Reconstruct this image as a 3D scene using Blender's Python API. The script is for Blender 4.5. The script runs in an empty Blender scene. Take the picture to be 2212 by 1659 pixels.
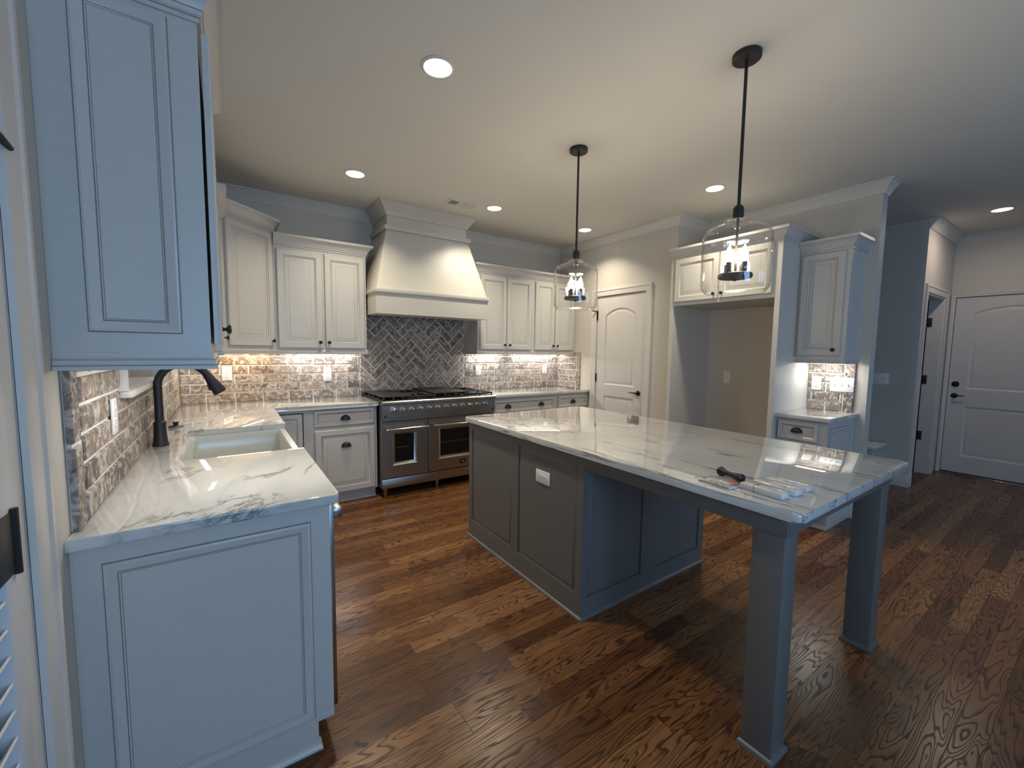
import bpy, bmesh, math, random
from mathutils import Vector, Matrix

random.seed(11)
PI = math.pi
sc = bpy.context.scene
col = sc.collection

# ------------------------------------------------------------------ camera
HC, YAW, PITCH, ROLL, FPX = 1.4101, 0.6019, -0.0813, 0.0128, 898.0
cy_, sy_ = math.cos(YAW), math.sin(YAW)
cp_, sp_ = math.cos(PITCH), math.sin(PITCH)
fw = Vector((sy_*cp_, cy_*cp_, sp_))
r0 = Vector((cy_, -sy_, 0)); u0 = Vector((-sy_*sp_, -cy_*sp_, cp_))
rt = r0*math.cos(ROLL) + u0*math.sin(ROLL)
up = -r0*math.sin(ROLL) + u0*math.cos(ROLL)
cam_d = bpy.data.cameras.new('camera'); cam = bpy.data.objects.new('camera', cam_d); col.objects.link(cam)
cam.matrix_world = Matrix(((rt.x, up.x, -fw.x, 0), (rt.y, up.y, -fw.y, 0), (rt.z, up.z, -fw.z, HC), (0, 0, 0, 1)))
cam_d.sensor_fit = 'HORIZONTAL'; cam_d.sensor_width = 36.0; cam_d.lens = FPX/2212*36.0
cam_d.clip_start = 0.02; cam_d.clip_end = 60
sc.camera = cam

# ------------------------------------------------------------------ colour management, sampling
vs = sc.view_settings
vs.view_transform = 'Standard'; vs.look = 'None'; vs.gamma = 1.0; vs.exposure = 0.1; vs.use_curve_mapping = False
cyc = sc.cycles
cyc.use_denoising = True
cyc.max_bounces = 9; cyc.diffuse_bounces = 5; cyc.glossy_bounces = 4; cyc.transmission_bounces = 6; cyc.transparent_max_bounces = 12
cyc.sample_clamp_indirect = 4.0; cyc.caustics_reflective = False; cyc.caustics_refractive = False
cyc.blur_glossy = 0.6

# ------------------------------------------------------------------ world: blue dusk outside the windows
wd = bpy.data.worlds.new('dusk_sky'); sc.world = wd; wd.use_nodes = True
bg = wd.node_tree.nodes['Background']
bg.inputs[0].default_value = (0.33, 0.56, 0.98, 1); bg.inputs[1].default_value = 0.5

# key room planes (metres): camera stands at x=0, y=0
XL, YB, XR, ZC = -0.355, 4.507, 3.878, 2.80      # left wall, range wall, pantry wall, ceiling
XN, YN0 = 4.41, 1.172                            # recessed wall behind refrigerator bay and its end
XH, YH = 5.95, 1.19                              # hall side wall, hall end wall
XE, YR = 7.16, -2.3                              # entry door wall, rear wall behind the camera
ZT, CT = 0.914, 0.032                            # counter height, counter thickness

WARM = (1.0, 0.80, 0.58); NEUT = (1.0, 0.885, 0.70); COOL = (1.0, 0.985, 0.965)
def add_light(name, kind, loc, power, color, size=0.1, size_y=None, rot=(0, 0, 0), shape=None, spread=None):
    l = bpy.data.lights.new(name, kind); l.energy = power; l.color = color
    if kind == 'AREA':
        l.shape = shape or ('RECTANGLE' if size_y else 'DISK'); l.size = size
        if size_y: l.size_y = size_y
        if spread: l.spread = spread
    elif kind == 'POINT': l.shadow_soft_size = size
    o = bpy.data.objects.new(name, l); o.location = loc; o.rotation_euler = rot; col.objects.link(o)
    return o
for wx, ww in ((0.5, 1.3), (3.85, 1.5)):      # dusk daylight entering by the two rear windows
    add_light('window_daylight', 'AREA', (wx, YR+0.03, 1.375), (48.0 if wx < 1 else 17.0)*ww/1.4, (0.33, 0.60, 1.0), ww-0.1, 1.5, rot=(-PI/2, 0, PI))
CANS = [(0.913, 2.011), (0.90, 3.56), (2.222, 3.58), (3.45, 3.58), (3.46, 2.043)]
for cx, cy in CANS:
    add_light('can_light', 'AREA', (cx, cy, ZC-0.014), 9.5, NEUT, 0.125, spread=math.radians(118))
add_light('can_light', 'AREA', (6.11, 0.733, ZC-0.014), 6.0, (1.0, 0.82, 0.70), 0.125)

# ------------------------------------------------------------------ node helpers and materials
def mat(name):
    m = bpy.data.materials.new(name); m.use_nodes = True
    nt = m.node_tree; b = nt.nodes['Principled BSDF']
    return m, nt, b
def nd(nt, t, **kw):
    n = nt.nodes.new(t)
    for k, v in kw.items(): setattr(n, k, v)
    return n
def lk(nt, a, b): nt.links.new(a, b)
def ramp(nt, fac, stops):
    r = nd(nt, 'ShaderNodeValToRGB'); e = r.color_ramp.elements
    while len(e) < len(stops): e.new(0.5)
    for i, (p, c) in enumerate(stops):
        e[i].position = p; e[i].color = (c[0], c[1], c[2], 1) if not isinstance(c, (int, float)) else (c, c, c, 1)
    lk(nt, fac, r.inputs[0]); return r.outputs[0]
def mth(nt, op, a, b=None, c=None):
    n = nd(nt, 'ShaderNodeMath', operation=op)
    for i, v in enumerate((a, b, c)):
        if v is None: continue
        if isinstance(v, (int, float)): n.inputs[i].default_value = v
        else: lk(nt, v, n.inputs[i])
    return n.outputs[0]
def mixc(nt, fac, a, b, mode='MIX'):
    n = nd(nt, 'ShaderNodeMix', data_type='RGBA', blend_type=mode)
    for s, v in ((n.inputs[0], fac), (n.inputs[6], a), (n.inputs[7], b)):
        if isinstance(v, (int, float)): s.default_value = v
        elif isinstance(v, tuple): s.default_value = (v[0], v[1], v[2], 1)
        else: lk(nt, v, s)
    return n.outputs[2]
def objco(nt, scale=(1, 1, 1), rot=(0, 0, 0), loc=(0, 0, 0)):
    g = nd(nt, 'ShaderNodeNewGeometry')
    mp = nd(nt, 'ShaderNodeMapping'); mp.inputs['Scale'].default_value = scale; mp.inputs['Rotation'].default_value = rot
    mp.inputs['Location'].default_value = loc
    lk(nt, g.outputs['Position'], mp.inputs[0]); return mp.outputs[0]
def turned(nt, ang):
    g = nd(nt, 'ShaderNodeNewGeometry'); r = nd(nt, 'ShaderNodeVectorRotate', rotation_type='Z_AXIS'); r.inputs['Angle'].default_value = ang
    lk(nt, g.outputs['Position'], r.inputs['Vector']); return r.outputs[0]
def scaled(nt, v, s):
    m = nd(nt, 'ShaderNodeVectorMath', operation='MULTIPLY'); lk(nt, v, m.inputs[0]); m.inputs[1].default_value = s; return m.outputs[0]
def noise(nt, vec, scale, detail=3, rough=0.55, dist=0.0):
    n = nd(nt, 'ShaderNodeTexNoise'); n.inputs['Scale'].default_value = scale; n.inputs['Detail'].default_value = detail
    n.inputs['Roughness'].default_value = rough; n.inputs['Distortion'].default_value = dist
    if vec is not None: lk(nt, vec, n.inputs['Vector'])
    return n.outputs[0]
def bump(nt, b, h, strength, dist=0.002):
    n = nd(nt, 'ShaderNodeBump'); n.inputs['Strength'].default_value = strength; n.inputs['Distance'].default_value = dist
    lk(nt, h, n.inputs['Height']); lk(nt, n.outputs[0], b.inputs['Normal'])
def plain(name, c, rough=0.5, metal=0.0, spec=0.5, tex=0.0, tscale=60, bmp=0.0):
    m, nt, b = mat(name)
    b.inputs['Roughness'].default_value = rough; b.inputs['Metallic'].default_value = metal
    b.inputs['Specular IOR Level'].default_value = spec
    v = objco(nt); n = noise(nt, v, tscale, 3)
    c0 = tuple(x*(1-tex) for x in c); c1 = tuple(min(1, x*(1+tex)) for x in c)
    lk(nt, ramp(nt, n, [(0.3, c0), (0.7, c1)]), b.inputs['Base Color'])
    if bmp: bump(nt, b, n, bmp)
    return m

M = {}
M['wall'] = plain('greige_wall_paint', (0.56, 0.525, 0.465), 0.6, tex=0.02, tscale=300, bmp=0.04)
M['ceiling'] = plain('ceiling_paint', (0.66, 0.64, 0.58), 0.75, tex=0.015, tscale=250, bmp=0.03)
M['trim'] = plain('trim_paint', (0.62, 0.595, 0.55), 0.38, tex=0.01)
M['cab'] = plain('cream_cabinet_paint', (0.56, 0.54, 0.495), 0.36, tex=0.015, tscale=30)
M['glaze'] = plain('brushed_glaze', (0.27, 0.245, 0.21), 0.5, tex=0.1)
M['hood'] = plain('hood_paint', (0.53, 0.505, 0.445), 0.42, tex=0.01)
M['dark'] = plain('painted_recess_shade', (0.01, 0.01, 0.01), 0.8)  # near-black colour standing in for shade in gaps and grooves
M['island'] = plain('charcoal_island_paint', (0.135, 0.131, 0.121), 0.38, tex=0.02, tscale=40)
M['black'] = plain('oil_rubbed_bronze', (0.012, 0.011, 0.0115), 0.38, metal=0.3, tex=0.2)
M['blackmatte'] = plain('matte_black_metal', (0.013, 0.0125, 0.012), 0.5, tex=0.15)
M['iron'] = plain('cast_iron', (0.016, 0.0155, 0.015), 0.55, tex=0.25, tscale=200, bmp=0.15)
M['plastic'] = plain('white_plastic', (0.78, 0.77, 0.74), 0.3, tex=0.01)
M['slot'] = plain('outlet_slot', (0.06, 0.055, 0.05), 0.6)
M['sink'] = plain('fireclay', (0.58, 0.595, 0.56), 0.16, tex=0.01)
M['ovenglass'] = plain('oven_glass', (0.006, 0.006, 0.006), 0.06, spec=0.6)
M['enamel'] = plain('black_enamel', (0.012, 0.012, 0.012), 0.25, tex=0.1)
M['chrome'] = plain('polished_steel', (0.62, 0.60, 0.57), 0.12, metal=1.0)
M['badge'] = plain('badge_plate', (0.012, 0.009, 0.010), 0.35)
M['emblem'] = plain('badge_emblem', (0.22, 0.20, 0.205), 0.4, metal=0.4)
M['card'] = plain('white_card', (0.72, 0.71, 0.69), 0.5, tex=0.02)
M['red'] = plain('red_print', (0.55, 0.08, 0.05), 0.5)
M['ventdark'] = plain('vent_throat', (0.05, 0.047, 0.043), 0.8)
M['door'] = plain('painted_door', (0.60, 0.575, 0.54), 0.42, tex=0.01)
M['louver'] = plain('louver_paint', (0.62, 0.62, 0.62), 0.4, tex=0.01)

def stainless():
    m, nt, b = mat('brushed_stainless')
    b.inputs['Metallic'].default_value = 1.0
    v = objco(nt, scale=(2, 2, 260)); n = noise(nt, v, 3.0, 4)
    lk(nt, ramp(nt, n, [(0.3, (0.36, 0.335, 0.30)), (0.7, (0.43, 0.40, 0.36))]), b.inputs['Base Color'])
    r = nd(nt, 'ShaderNodeMapRange'); r.inputs[3].default_value = 0.24; r.inputs[4].default_value = 0.36
    lk(nt, n, r.inputs[0]); lk(nt, r.outputs[0], b.inputs['Roughness'])
    b.inputs['Anisotropic'].default_value = 0.4
    return m
M['steel'] = stainless()

def emis(name, c, s):
    m, nt, b = mat(name)
    b.inputs['Base Color'].default_value = (0.8, 0.8, 0.8, 1)
    b.inputs['Emission Color'].default_value = (c[0], c[1], c[2], 1); b.inputs['Emission Strength'].default_value = s
    return m
M['lens'] = emis('lit_diffuser', (1.0, 0.95, 0.88), 14.0)
M['bulb'] = emis('lit_candle_bulb', (1.0, 0.86, 0.66), 40.0)
M['ledcool'] = emis('led_bar_neutral', (1.0, 0.95, 0.88), 22.0)
M['ledwarm'] = emis('led_bar_warm', (1.0, 0.72, 0.42), 18.0)

def thin_glass(name, tint=(0.97, 0.98, 0.97), wav=0.0, refl=1.0):
    m, nt, b = mat(name); nt.nodes.remove(b)
    out = nt.nodes['Material Output']
    tr = nd(nt, 'ShaderNodeBsdfTransparent'); tr.inputs[0].default_value = (*tint, 1)
    gl = nd(nt, 'ShaderNodeBsdfGlossy'); gl.inputs['Roughness'].default_value = 0.03
    fr = nd(nt, 'ShaderNodeLayerWeight')
    if wav:
        n = noise(nt, objco(nt), 14, 2); bp = nd(nt, 'ShaderNodeBump'); bp.inputs['Strength'].default_value = wav; bp.inputs['Distance'].default_value = 0.01
        lk(nt, n, bp.inputs['Height']); lk(nt, bp.outputs[0], gl.inputs['Normal']); lk(nt, bp.outputs[0], fr.inputs['Normal'])
    mx = nd(nt, 'ShaderNodeMixShader'); fac = mth(nt, 'MULTIPLY_ADD', mth(nt, 'POWER', fr.outputs['Facing'], 4.0), 0.75*refl, 0.04*refl); lk(nt, mth(nt, 'MINIMUM', fac, 1.0), mx.inputs[0])
    lk(nt, tr.outputs[0], mx.inputs[1]); lk(nt, gl.outputs[0], mx.inputs[2]); lk(nt, mx.outputs[0], out.inputs[0])
    return m
M['glass'] = thin_glass('hand_blown_glass', (0.988, 0.988, 0.984), 0.25, 1.1)
M['pane'] = thin_glass('window_glass')
M['wrap'] = thin_glass('clear_wrap', (0.98, 0.98, 0.98), 0.5, 0.8)

def floor_mat():
    m, nt, b = mat('dark_stained_oak')
    W = 0.083
    g = nd(nt, 'ShaderNodeNewGeometry'); s = nd(nt, 'ShaderNodeSeparateXYZ'); lk(nt, g.outputs['Position'], s.inputs[0])
    x, y = s.outputs[0], s.outputs[1]
    yr = mth(nt, 'DIVIDE', y, W); row = mth(nt, 'FLOOR', yr); fy = mth(nt, 'FRACT', yr)
    wn = nd(nt, 'ShaderNodeTexWhiteNoise', noise_dimensions='1D'); lk(nt, row, wn.inputs['W'])
    xs = mth(nt, 'ADD', mth(nt, 'DIVIDE', x, 1.05), mth(nt, 'MULTIPLY', wn.outputs[0], 17.0))
    plank = mth(nt, 'FLOOR', xs); fx = mth(nt, 'FRACT', xs)
    cmb = nd(nt, 'ShaderNodeCombineXYZ'); lk(nt, row, cmb.inputs[0]); lk(nt, plank, cmb.inputs[1])
    wn2 = nd(nt, 'ShaderNodeTexWhiteNoise', noise_dimensions='2D'); lk(nt, cmb.outputs[0], wn2.inputs['Vector'])
    rnd = wn2.outputs[0]; rsep = nd(nt, 'ShaderNodeSeparateColor'); lk(nt, wn2.outputs[1], rsep.inputs[0])
    # grain coordinates: long along the board, own offset for each board
    gc = nd(nt, 'ShaderNodeCombineXYZ')
    lk(nt, mth(nt, 'MULTIPLY_ADD', x, 1.35, mth(nt, 'MULTIPLY', rnd, 91.0)), gc.inputs[0])
    lk(nt, mth(nt, 'MULTIPLY_ADD', y, 11.0, mth(nt, 'MULTIPLY', rsep.outputs[0], 37.0)), gc.inputs[1])
    lk(nt, mth(nt, 'MULTIPLY', rsep.outputs[1], 23.0), gc.inputs[2])
    field = noise(nt, gc.outputs[0], 1.0, 2, 0.5, 0.35)
    rings = mth(nt, 'FRACT', mth(nt, 'MULTIPLY', field, 19.0))
    line = ramp(nt, rings, [(0.0, 0.0), (0.13, 0.15), (0.30, 0.85), (0.88, 1.0), (1.0, 0.1)])
    fc = nd(nt, 'ShaderNodeCombineXYZ'); lk(nt, mth(nt, 'MULTIPLY', x, 14.0), fc.inputs[0]); lk(nt, mth(nt, 'MULTIPLY', y, 420.0), fc.inputs[1]); lk(nt, rnd, fc.inputs[2])
    fine = noise(nt, fc.outputs[0], 1.0, 3, 0.6)
    base = ramp(nt, rnd, [(0.0, (0.105, 0.038, 0.013)), (0.35, (0.165, 0.067, 0.023)), (0.7, (0.22, 0.096, 0.035)), (1.0, (0.30, 0.142, 0.056))])
    darkc = mixc(nt, 1.0, base, (0.20, 0.17, 0.16), 'MULTIPLY')
    c = mixc(nt, line, darkc, base)
    c = mixc(nt, 1.0, c, ramp(nt, fine, [(0.3, 0.72), (0.7, 1.12)]), 'MULTIPLY')
    ey = mth(nt, 'MINIMUM', fy, mth(nt, 'SUBTRACT', 1.0, fy)); ex = mth(nt, 'MULTIPLY', mth(nt, 'MINIMUM', fx, mth(nt, 'SUBTRACT', 1.0, fx)), 1.05/W)
    gap = ramp(nt, mth(nt, 'MINIMUM', ey, ex), [(0.0, 0.2), (0.03, 1.0)])
    c = mixc(nt, 1.0, c, gap, 'MULTIPLY')
    lk(nt, c, b.inputs['Base Color'])
    lk(nt, ramp(nt, line, [(0.0, 0.40), (1.0, 0.25)]), b.inputs['Roughness'])
    b.inputs['Specular IOR Level'].default_value = 0.36
    h = mth(nt, 'ADD', mth(nt, 'MULTIPLY', line, 0.5), mth(nt, 'MULTIPLY', gap, 1.0))
    bump(nt, b, h, 0.12, 0.0015)
    return m
M['floor'] = floor_mat()

def marble(name, ang, streak):
    m, nt, b = mat(name)
    tv = turned(nt, ang)
    if streak:    # thin straight dashes along the slab
        n1 = noise(nt, scaled(nt, tv, (17, 1.1, 17)), 1.0, 3, 0.5, 0.1)
        brk = noise(nt, scaled(nt, tv, (13, 1.9, 13)), 1.0, 2)
        line = ramp(nt, mth(nt, 'ABSOLUTE', mth(nt, 'SUBTRACT', n1, 0.5)), [(0.0, 1.0), (0.010, 0.8), (0.022, 0.0)])
        msk = ramp(nt, brk, [(0.465, 0.0), (0.54, 1.0)])
        veinc, k = (0.17, 0.155, 0.13), 0.9
    else:         # smoky branching veins
        n1 = noise(nt, scaled(nt, tv, (3.4, 1.25, 3)), 1.3, 7, 0.64, 0.7)
        brk = noise(nt, tv, 2.9, 3)
        line = ramp(nt, mth(nt, 'ABSOLUTE', mth(nt, 'SUBTRACT', n1, 0.5)), [(0.0, 1.0), (0.010, 0.6), (0.040, 0.0)])
        msk = ramp(nt, brk, [(0.50, 0.0), (0.62, 1.0)])
        veinc, k = (0.15, 0.17, 0.17), 0.95
    vein = mth(nt, 'MULTIPLY', line, msk)
    cloud = noise(nt, objco(nt), 2.4, 4)
    basec = ramp(nt, cloud, [(0.3, (0.53, 0.54, 0.52)), (0.55, (0.62, 0.62, 0.595)), (0.75, (0.66, 0.655, 0.625))])
    lk(nt, mixc(nt, mth(nt, 'MULTIPLY', vein, k), basec, veinc), b.inputs['Base Color'])
    b.inputs['Roughness'].default_value = 0.02; b.inputs['IOR'].default_value = 1.62; b.inputs['Coat Weight'].default_value = 0.6; b.inputs['Coat Roughness'].default_value = 0.01
    return m
M['marble'] = marble('white_quartzite_smoky_veins', math.radians(24), False)
M['marble_island'] = marble('white_quartzite_straight_veins', 0.0, True)

def brick():
    m, nt, b = mat('tumbled_brick')
    g = nd(nt, 'ShaderNodeNewGeometry'); rnd = g.outputs['Random Per Island']
    tone = ramp(nt, rnd, [(0.0, (0.135, 0.104, 0.085)), (0.3, (0.205, 0.162, 0.132)), (0.6, (0.245, 0.205, 0.173)), (0.85, (0.285, 0.215, 0.165)), (1.0, (0.175, 0.140, 0.120))])
    off = nd(nt, 'ShaderNodeCombineXYZ'); lk(nt, mth(nt, 'MULTIPLY', rnd, 50.0), off.inputs[0])
    va = nd(nt, 'ShaderNodeVectorMath', operation='ADD'); lk(nt, objco(nt), va.inputs[0]); lk(nt, off.outputs[0], va.inputs[1])
    n1 = noise(nt, va.outputs[0], 17, 5, 0.62, 1.6)
    n2 = noise(nt, va.outputs[0], 34, 4, 0.6, 1.2)
    c = mixc(nt, ramp(nt, n1, [(0.47, 0.0), (0.60, 0.85)]), tone, (0.50, 0.46, 0.41))
    c = mixc(nt, ramp(nt, n2, [(0.32, 0.85), (0.45, 0.0)]), c, (0.06, 0.043, 0.034))
    lk(nt, c, b.inputs['Base Color']); b.inputs['Roughness'].default_value = 0.85; b.inputs['Specular IOR Level'].default_value = 0.25
    bump(nt, b, mth(nt, 'ADD', n1, mth(nt, 'MULTIPLY', n2, 0.6)), 0.55, 0.006)
    return m
M['brick'] = brick()
M['mortar'] = plain('pale_mortar', (0.68, 0.65, 0.59), 0.9, tex=0.08, tscale=90, bmp=0.3)

# ------------------------------------------------------------------ mesh helpers
WL = {}
def wl(o): return WL.get(o.name, Vector((0, 0, 0))) if o else Vector((0, 0, 0))
def finish(bm, ang=32):
    bmesh.ops.recalc_face_normals(bm, faces=bm.faces)
    for e in bm.edges:
        e.smooth = len(e.link_faces) == 2 and e.calc_face_angle(0) < math.radians(ang)
def obj(name, bm, mats, parent=None, smooth=True, recalc=True):
    if recalc: finish(bm)
    off = wl(parent)
    for v in bm.verts: v.co -= off
    if smooth:
        for f in bm.faces: f.smooth = True
    me = bpy.data.meshes.new(name); bm.to_mesh(me); bm.free()
    for m in (mats if isinstance(mats, (list, tuple)) else [mats]): me.materials.append(M[m])
    o = bpy.data.objects.new(name, me); col.objects.link(o)
    if parent: o.parent = parent; WL[o.name] = off.copy()
    return o
def thing(name, label, cat, loc, group=None):
    o = bpy.data.objects.new(name, None); col.objects.link(o); o.location = loc; o.empty_display_size = 0.05
    o['label'] = label; o['category'] = cat
    if group: o['group'] = group
    WL[o.name] = Vector(loc); return o
def tag(o, label, cat, group=None):
    o['label'] = label; o['category'] = cat
    if group: o['group'] = group
    return o
def recentre(o):      # put a one-mesh thing's origin at its base centre
    me = o.data; xs = [v.co for v in me.vertices]
    c = Vector(((min(v.x for v in xs)+max(v.x for v in xs))/2, (min(v.y for v in xs)+max(v.y for v in xs))/2, min(v.z for v in xs)))
    me.transform(Matrix.Translation(-c)); o.location = c; WL[o.name] = c.copy(); return o
def struct(name, bm, mats, parent=None, label=None):
    o = obj(name, bm, mats, parent)
    if not parent: o['kind'] = 'structure'
    if label: o['label'] = label
    return o
def B(): return bmesh.new()
def box(bm, x0, x1, y0, y1, z0, z1, bev=0.0, mi=0, seg=2):
    r = bmesh.ops.create_cube(bm, size=1.0)
    vs_ = r['verts']
    for v in vs_:
        v.co = Vector((x0 if v.co.x < 0 else x1, y0 if v.co.y < 0 else y1, z0 if v.co.z < 0 else z1))
    es = set(); fs = set()
    for v in vs_:
        es.update(v.link_edges); fs.update(v.link_faces)
    for f in fs: f.material_index = mi
    if bev > 0:
        r = bmesh.ops.bevel(bm, geom=list(es), offset=bev, segments=seg, affect='EDGES', profile=0.5)
        for f in r['faces']: f.material_index = mi
    return bm
class Fr:
    def __init__(s, O, u, v, n): s.O, s.u, s.v, s.n = Vector(O), Vector(u), Vector(v), Vector(n)
    def P(s, a, b, c=0.0): return s.O + s.u*a + s.v*b + s.n*c
def fx_(x, y, z=0.0, sgn=1):  # face looking along +x / -x : u runs so that u x v = n
    return Fr((x, y, z), (0, sgn, 0), (0, 0, 1), (sgn, 0, 0))
def fy_(x, y, z=0.0, sgn=-1):  # face looking along -y (sgn -1)
    return Fr((x, y, z), (-sgn, 0, 0), (0, 0, 1), (0, sgn, 0))
FZ = Fr((0, 0, 0), (1, 0, 0), (0, 1, 0), (0, 0, 1))
def fbox(bm, F, a0, a1, b0, b1, c0, c1, bev=0.0, mi=0):
    ps = [F.P(a, b, c) for a in (a0, a1) for b in (b0, b1) for c in (c0, c1)]
    return box(bm, min(p.x for p in ps), max(p.x for p in ps), min(p.y for p in ps), max(p.y for p in ps), min(p.z for p in ps), max(p.z for p in ps), bev, mi)
def loops(bm, F, lps, mis, cap=True, back=True):
    """lps: list of (list of (a,b), c) rings with equal counts; mis: material per band, last one = cap."""
    rings = [[bm.verts.new(F.P(a, b, c)) for a, b in pts] for pts, c in lps]
    n = len(rings[0])
    for k in range(len(rings)-1):
        for i in range(n):
            f = bm.faces.new((rings[k][i], rings[k][(i+1) % n], rings[k+1][(i+1) % n], rings[k+1][i])); f.material_index = mis[k]
    if cap: bm.faces.new(rings[-1]).material_index = mis[-1]
    if back: bm.faces.new(list(reversed(rings[0]))).material_index = mis[0]
def rect(a0, a1, b0, b1, i=0.0): return [(a0+i, b0+i), (a1-i, b0+i), (a1-i, b1-i), (a0+i, b1-i)]
RAISED = [(0, 0, 0), (0, .013, 0), (.0015, .0155, 1), (.003, .0155, 0), (.007, .019, 0), (.050, .019, 1), (.0525, .016, 0), (.062, .012, 1), (.065, .009, 0), (.069, .009, 0), (.095, .0165, 1), (.0968, .0165, 0)]
DRAWER = [(0, 0, 0), (0, .013, 0), (.0015, .0155, 1), (.003, .0155, 0), (.007, .019, 0), (.026, .019, 1), (.028, .0165, 0), (.038, .012, 1), (.0405, .009, 0)]
INSET = [(0, .0005, 1), (.003, -.002, 0), (.006, .006, 0), (.028, .001, 0), (.031, -.001, 1), (.034, -.002, 0)]
def prof(scale, P): return [(i*scale, n, m) for i, n, m in P]
def panel(bm, F, a0, a1, b0, b1, P=RAISED, scale=1.0, back=True):
    lps = [(rect(a0, a1, b0, b1, i*scale), n) for i, n, m in P]
    loops(bm, F, lps, [m for i, n, m in P], True, back)
def sweep(bm, F, path, profile, closed=False, mi=0, caps=True):
    """profile (off, h) swept along path in the (u,v) plane; off = to the left of the travel direction."""
    n = len(path); pts = [Vector((p[0], p[1])) for p in path]; rings = []
    for i in range(n):
        d0 = (pts[i]-pts[i-1]) if (i > 0 or closed) else None
        d1 = (pts[(i+1) % n]-pts[i]) if (i < n-1 or closed) else None
        if d0 is None: d0 = d1
        if d1 is None: d1 = d0
        d0 = d0.normalized(); d1 = d1.normalized()
        n0 = Vector((-d0.y, d0.x)); n1 = Vector((-d1.y, d1.x)); mm = (n0+n1)
        mm = mm/(mm.length_squared/2) if mm.length > 1e-6 else n0
        rings.append([bm.verts.new(F.P(pts[i].x+mm.x*o, pts[i].y+mm.y*o, h)) for o, h in profile])
    m = len(profile)
    for i in range(n if closed else n-1):
        a, b = rings[i], rings[(i+1) % n]
        for j in range(m):
            f = bm.faces.new((a[j], b[j], b[(j+1) % m], a[(j+1) % m])); f.material_index = mi
    if caps and not closed:
        bm.faces.new(list(reversed(rings[0]))).material_index = mi; bm.faces.new(rings[-1]).material_index = mi
def lathe(bm, F, profile, seg=20, mi=0):
    """profile (r, h): h along F.n"""
    rings = []
    for r, h in profile:
        if r < 1e-6: rings.append([bm.verts.new(F.P(0, 0, h))])
        else: rings.append([bm.verts.new(F.P(r*math.cos(2*PI*k/seg), r*math.sin(2*PI*k/seg), h)) for k in range(seg)])
    for a, b in zip(rings, rings[1:]):
        for k in range(seg):
            k2 = (k+1) % seg
            if len(a) == 1 and len(b) == 1: continue
            if len(a) == 1: f = bm.faces.new((a[0], b[k2], b[k]))
            elif len(b) == 1: f = bm.faces.new((a[k], a[k2], b[0]))
            else: f = bm.faces.new((a[k], a[k2], b[k2], b[k]))
            f.material_index = mi
    for r, rev in ((rings[0], True), (rings[-1], False)):
        if len(r) > 1:
            f = bm.faces.new(list(reversed(r)) if rev else r); f.material_index = mi
def tube(bm, pts, rad, seg=14, mi=0, caps=True, flat=None):
    pts = [Vector(p) for p in pts]; n = len(pts)
    if isinstance(rad, (int, float)): rad = [rad]*n
    t = [(pts[min(i+1, n-1)]-pts[max(i-1, 0)]).normalized() for i in range(n)]
    ref = Vector((0, 0, 1)) if abs(t[0].z) < 0.9 else Vector((0, 1, 0))
    a = t[0].cross(ref).normalized(); rings = []
    for i in range(n):
        a = (a - t[i]*a.dot(t[i])).normalized(); b = t[i].cross(a)
        fl = flat[i] if flat else 1.0
        rings.append([bm.verts.new(pts[i]+a*rad[i]*math.cos(2*PI*k/seg)+b*rad[i]*fl*math.sin(2*PI*k/seg)) for k in range(seg)])
    for r0_, r1_ in zip(rings, rings[1:]):
        for k in range(seg):
            f = bm.faces.new((r0_[k], r0_[(k+1) % seg], r1_[(k+1) % seg], r1_[k])); f.material_index = mi
    if caps:
        bm.faces.new(list(reversed(rings[0]))).material_index = mi; bm.faces.new(rings[-1]).material_index = mi
def zframe(x, y, z): return Fr((x, y, z), (1, 0, 0), (0, 1, 0), (0, 0, 1))
def extrude_poly(bm, pts, z0, z1, bev=0.0, mi=0, seg=2):
    vb = [bm.verts.new((x, y, z0)) for x, y in pts]; vt = [bm.verts.new((x, y, z1)) for x, y in pts]
    n = len(pts); ed = []
    bm.faces.new(list(reversed(vb))); ft = bm.faces.new(vt)
    for i in range(n): bm.faces.new((vb[i], vb[(i+1) % n], vt[(i+1) % n], vt[i]))
    if bev:
        ed = [e for e in ft.edges] + [e for e in bm.faces[0:0]]
        fb = [f for f in vb[0].link_faces if all(v in vb for v in f.verts)][0]
        ed += list(fb.edges)
        bmesh.ops.bevel(bm, geom=ed, offset=bev, segments=seg, affect='EDGES', profile=0.5)
    for f in bm.faces: f.material_index = mi
def wallgrid(bm, F, a0, a1, b0, b1, t, holes=()):
    """wall slab from c=-t to c=0 with rectangular holes (a0,a1,b0,b1)"""
    A = sorted({a0, a1, *[h[0] for h in holes], *[h[1] for h in holes]}); Bv = sorted({b0, b1, *[h[2] for h in holes], *[h[3] for h in holes]})
    for i in range(len(A)-1):
        for j in range(len(Bv)-1):
            ca, cb = (A[i]+A[i+1])/2, (Bv[j]+Bv[j+1])/2
            if any(h[0] < ca < h[1] and h[2] < cb < h[3] for h in holes): continue
            fbox(bm, F, A[i], A[i+1], Bv[j], Bv[j+1], -t, 0)
    bmesh.ops.remove_doubles(bm, verts=bm.verts, dist=1e-5)
    # drop the doubled inner faces between neighbouring cells
    bm.verts.index_update(); seen = {}
    for f in list(bm.faces):
        k = tuple(sorted(v.index for v in f.verts))
        seen.setdefault(k, []).append(f)
    dele = [f for fs in seen.values() if len(fs) > 1 for f in fs]
    if dele: bmesh.ops.delete(bm, geom=dele, context='FACES_ONLY')

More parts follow.
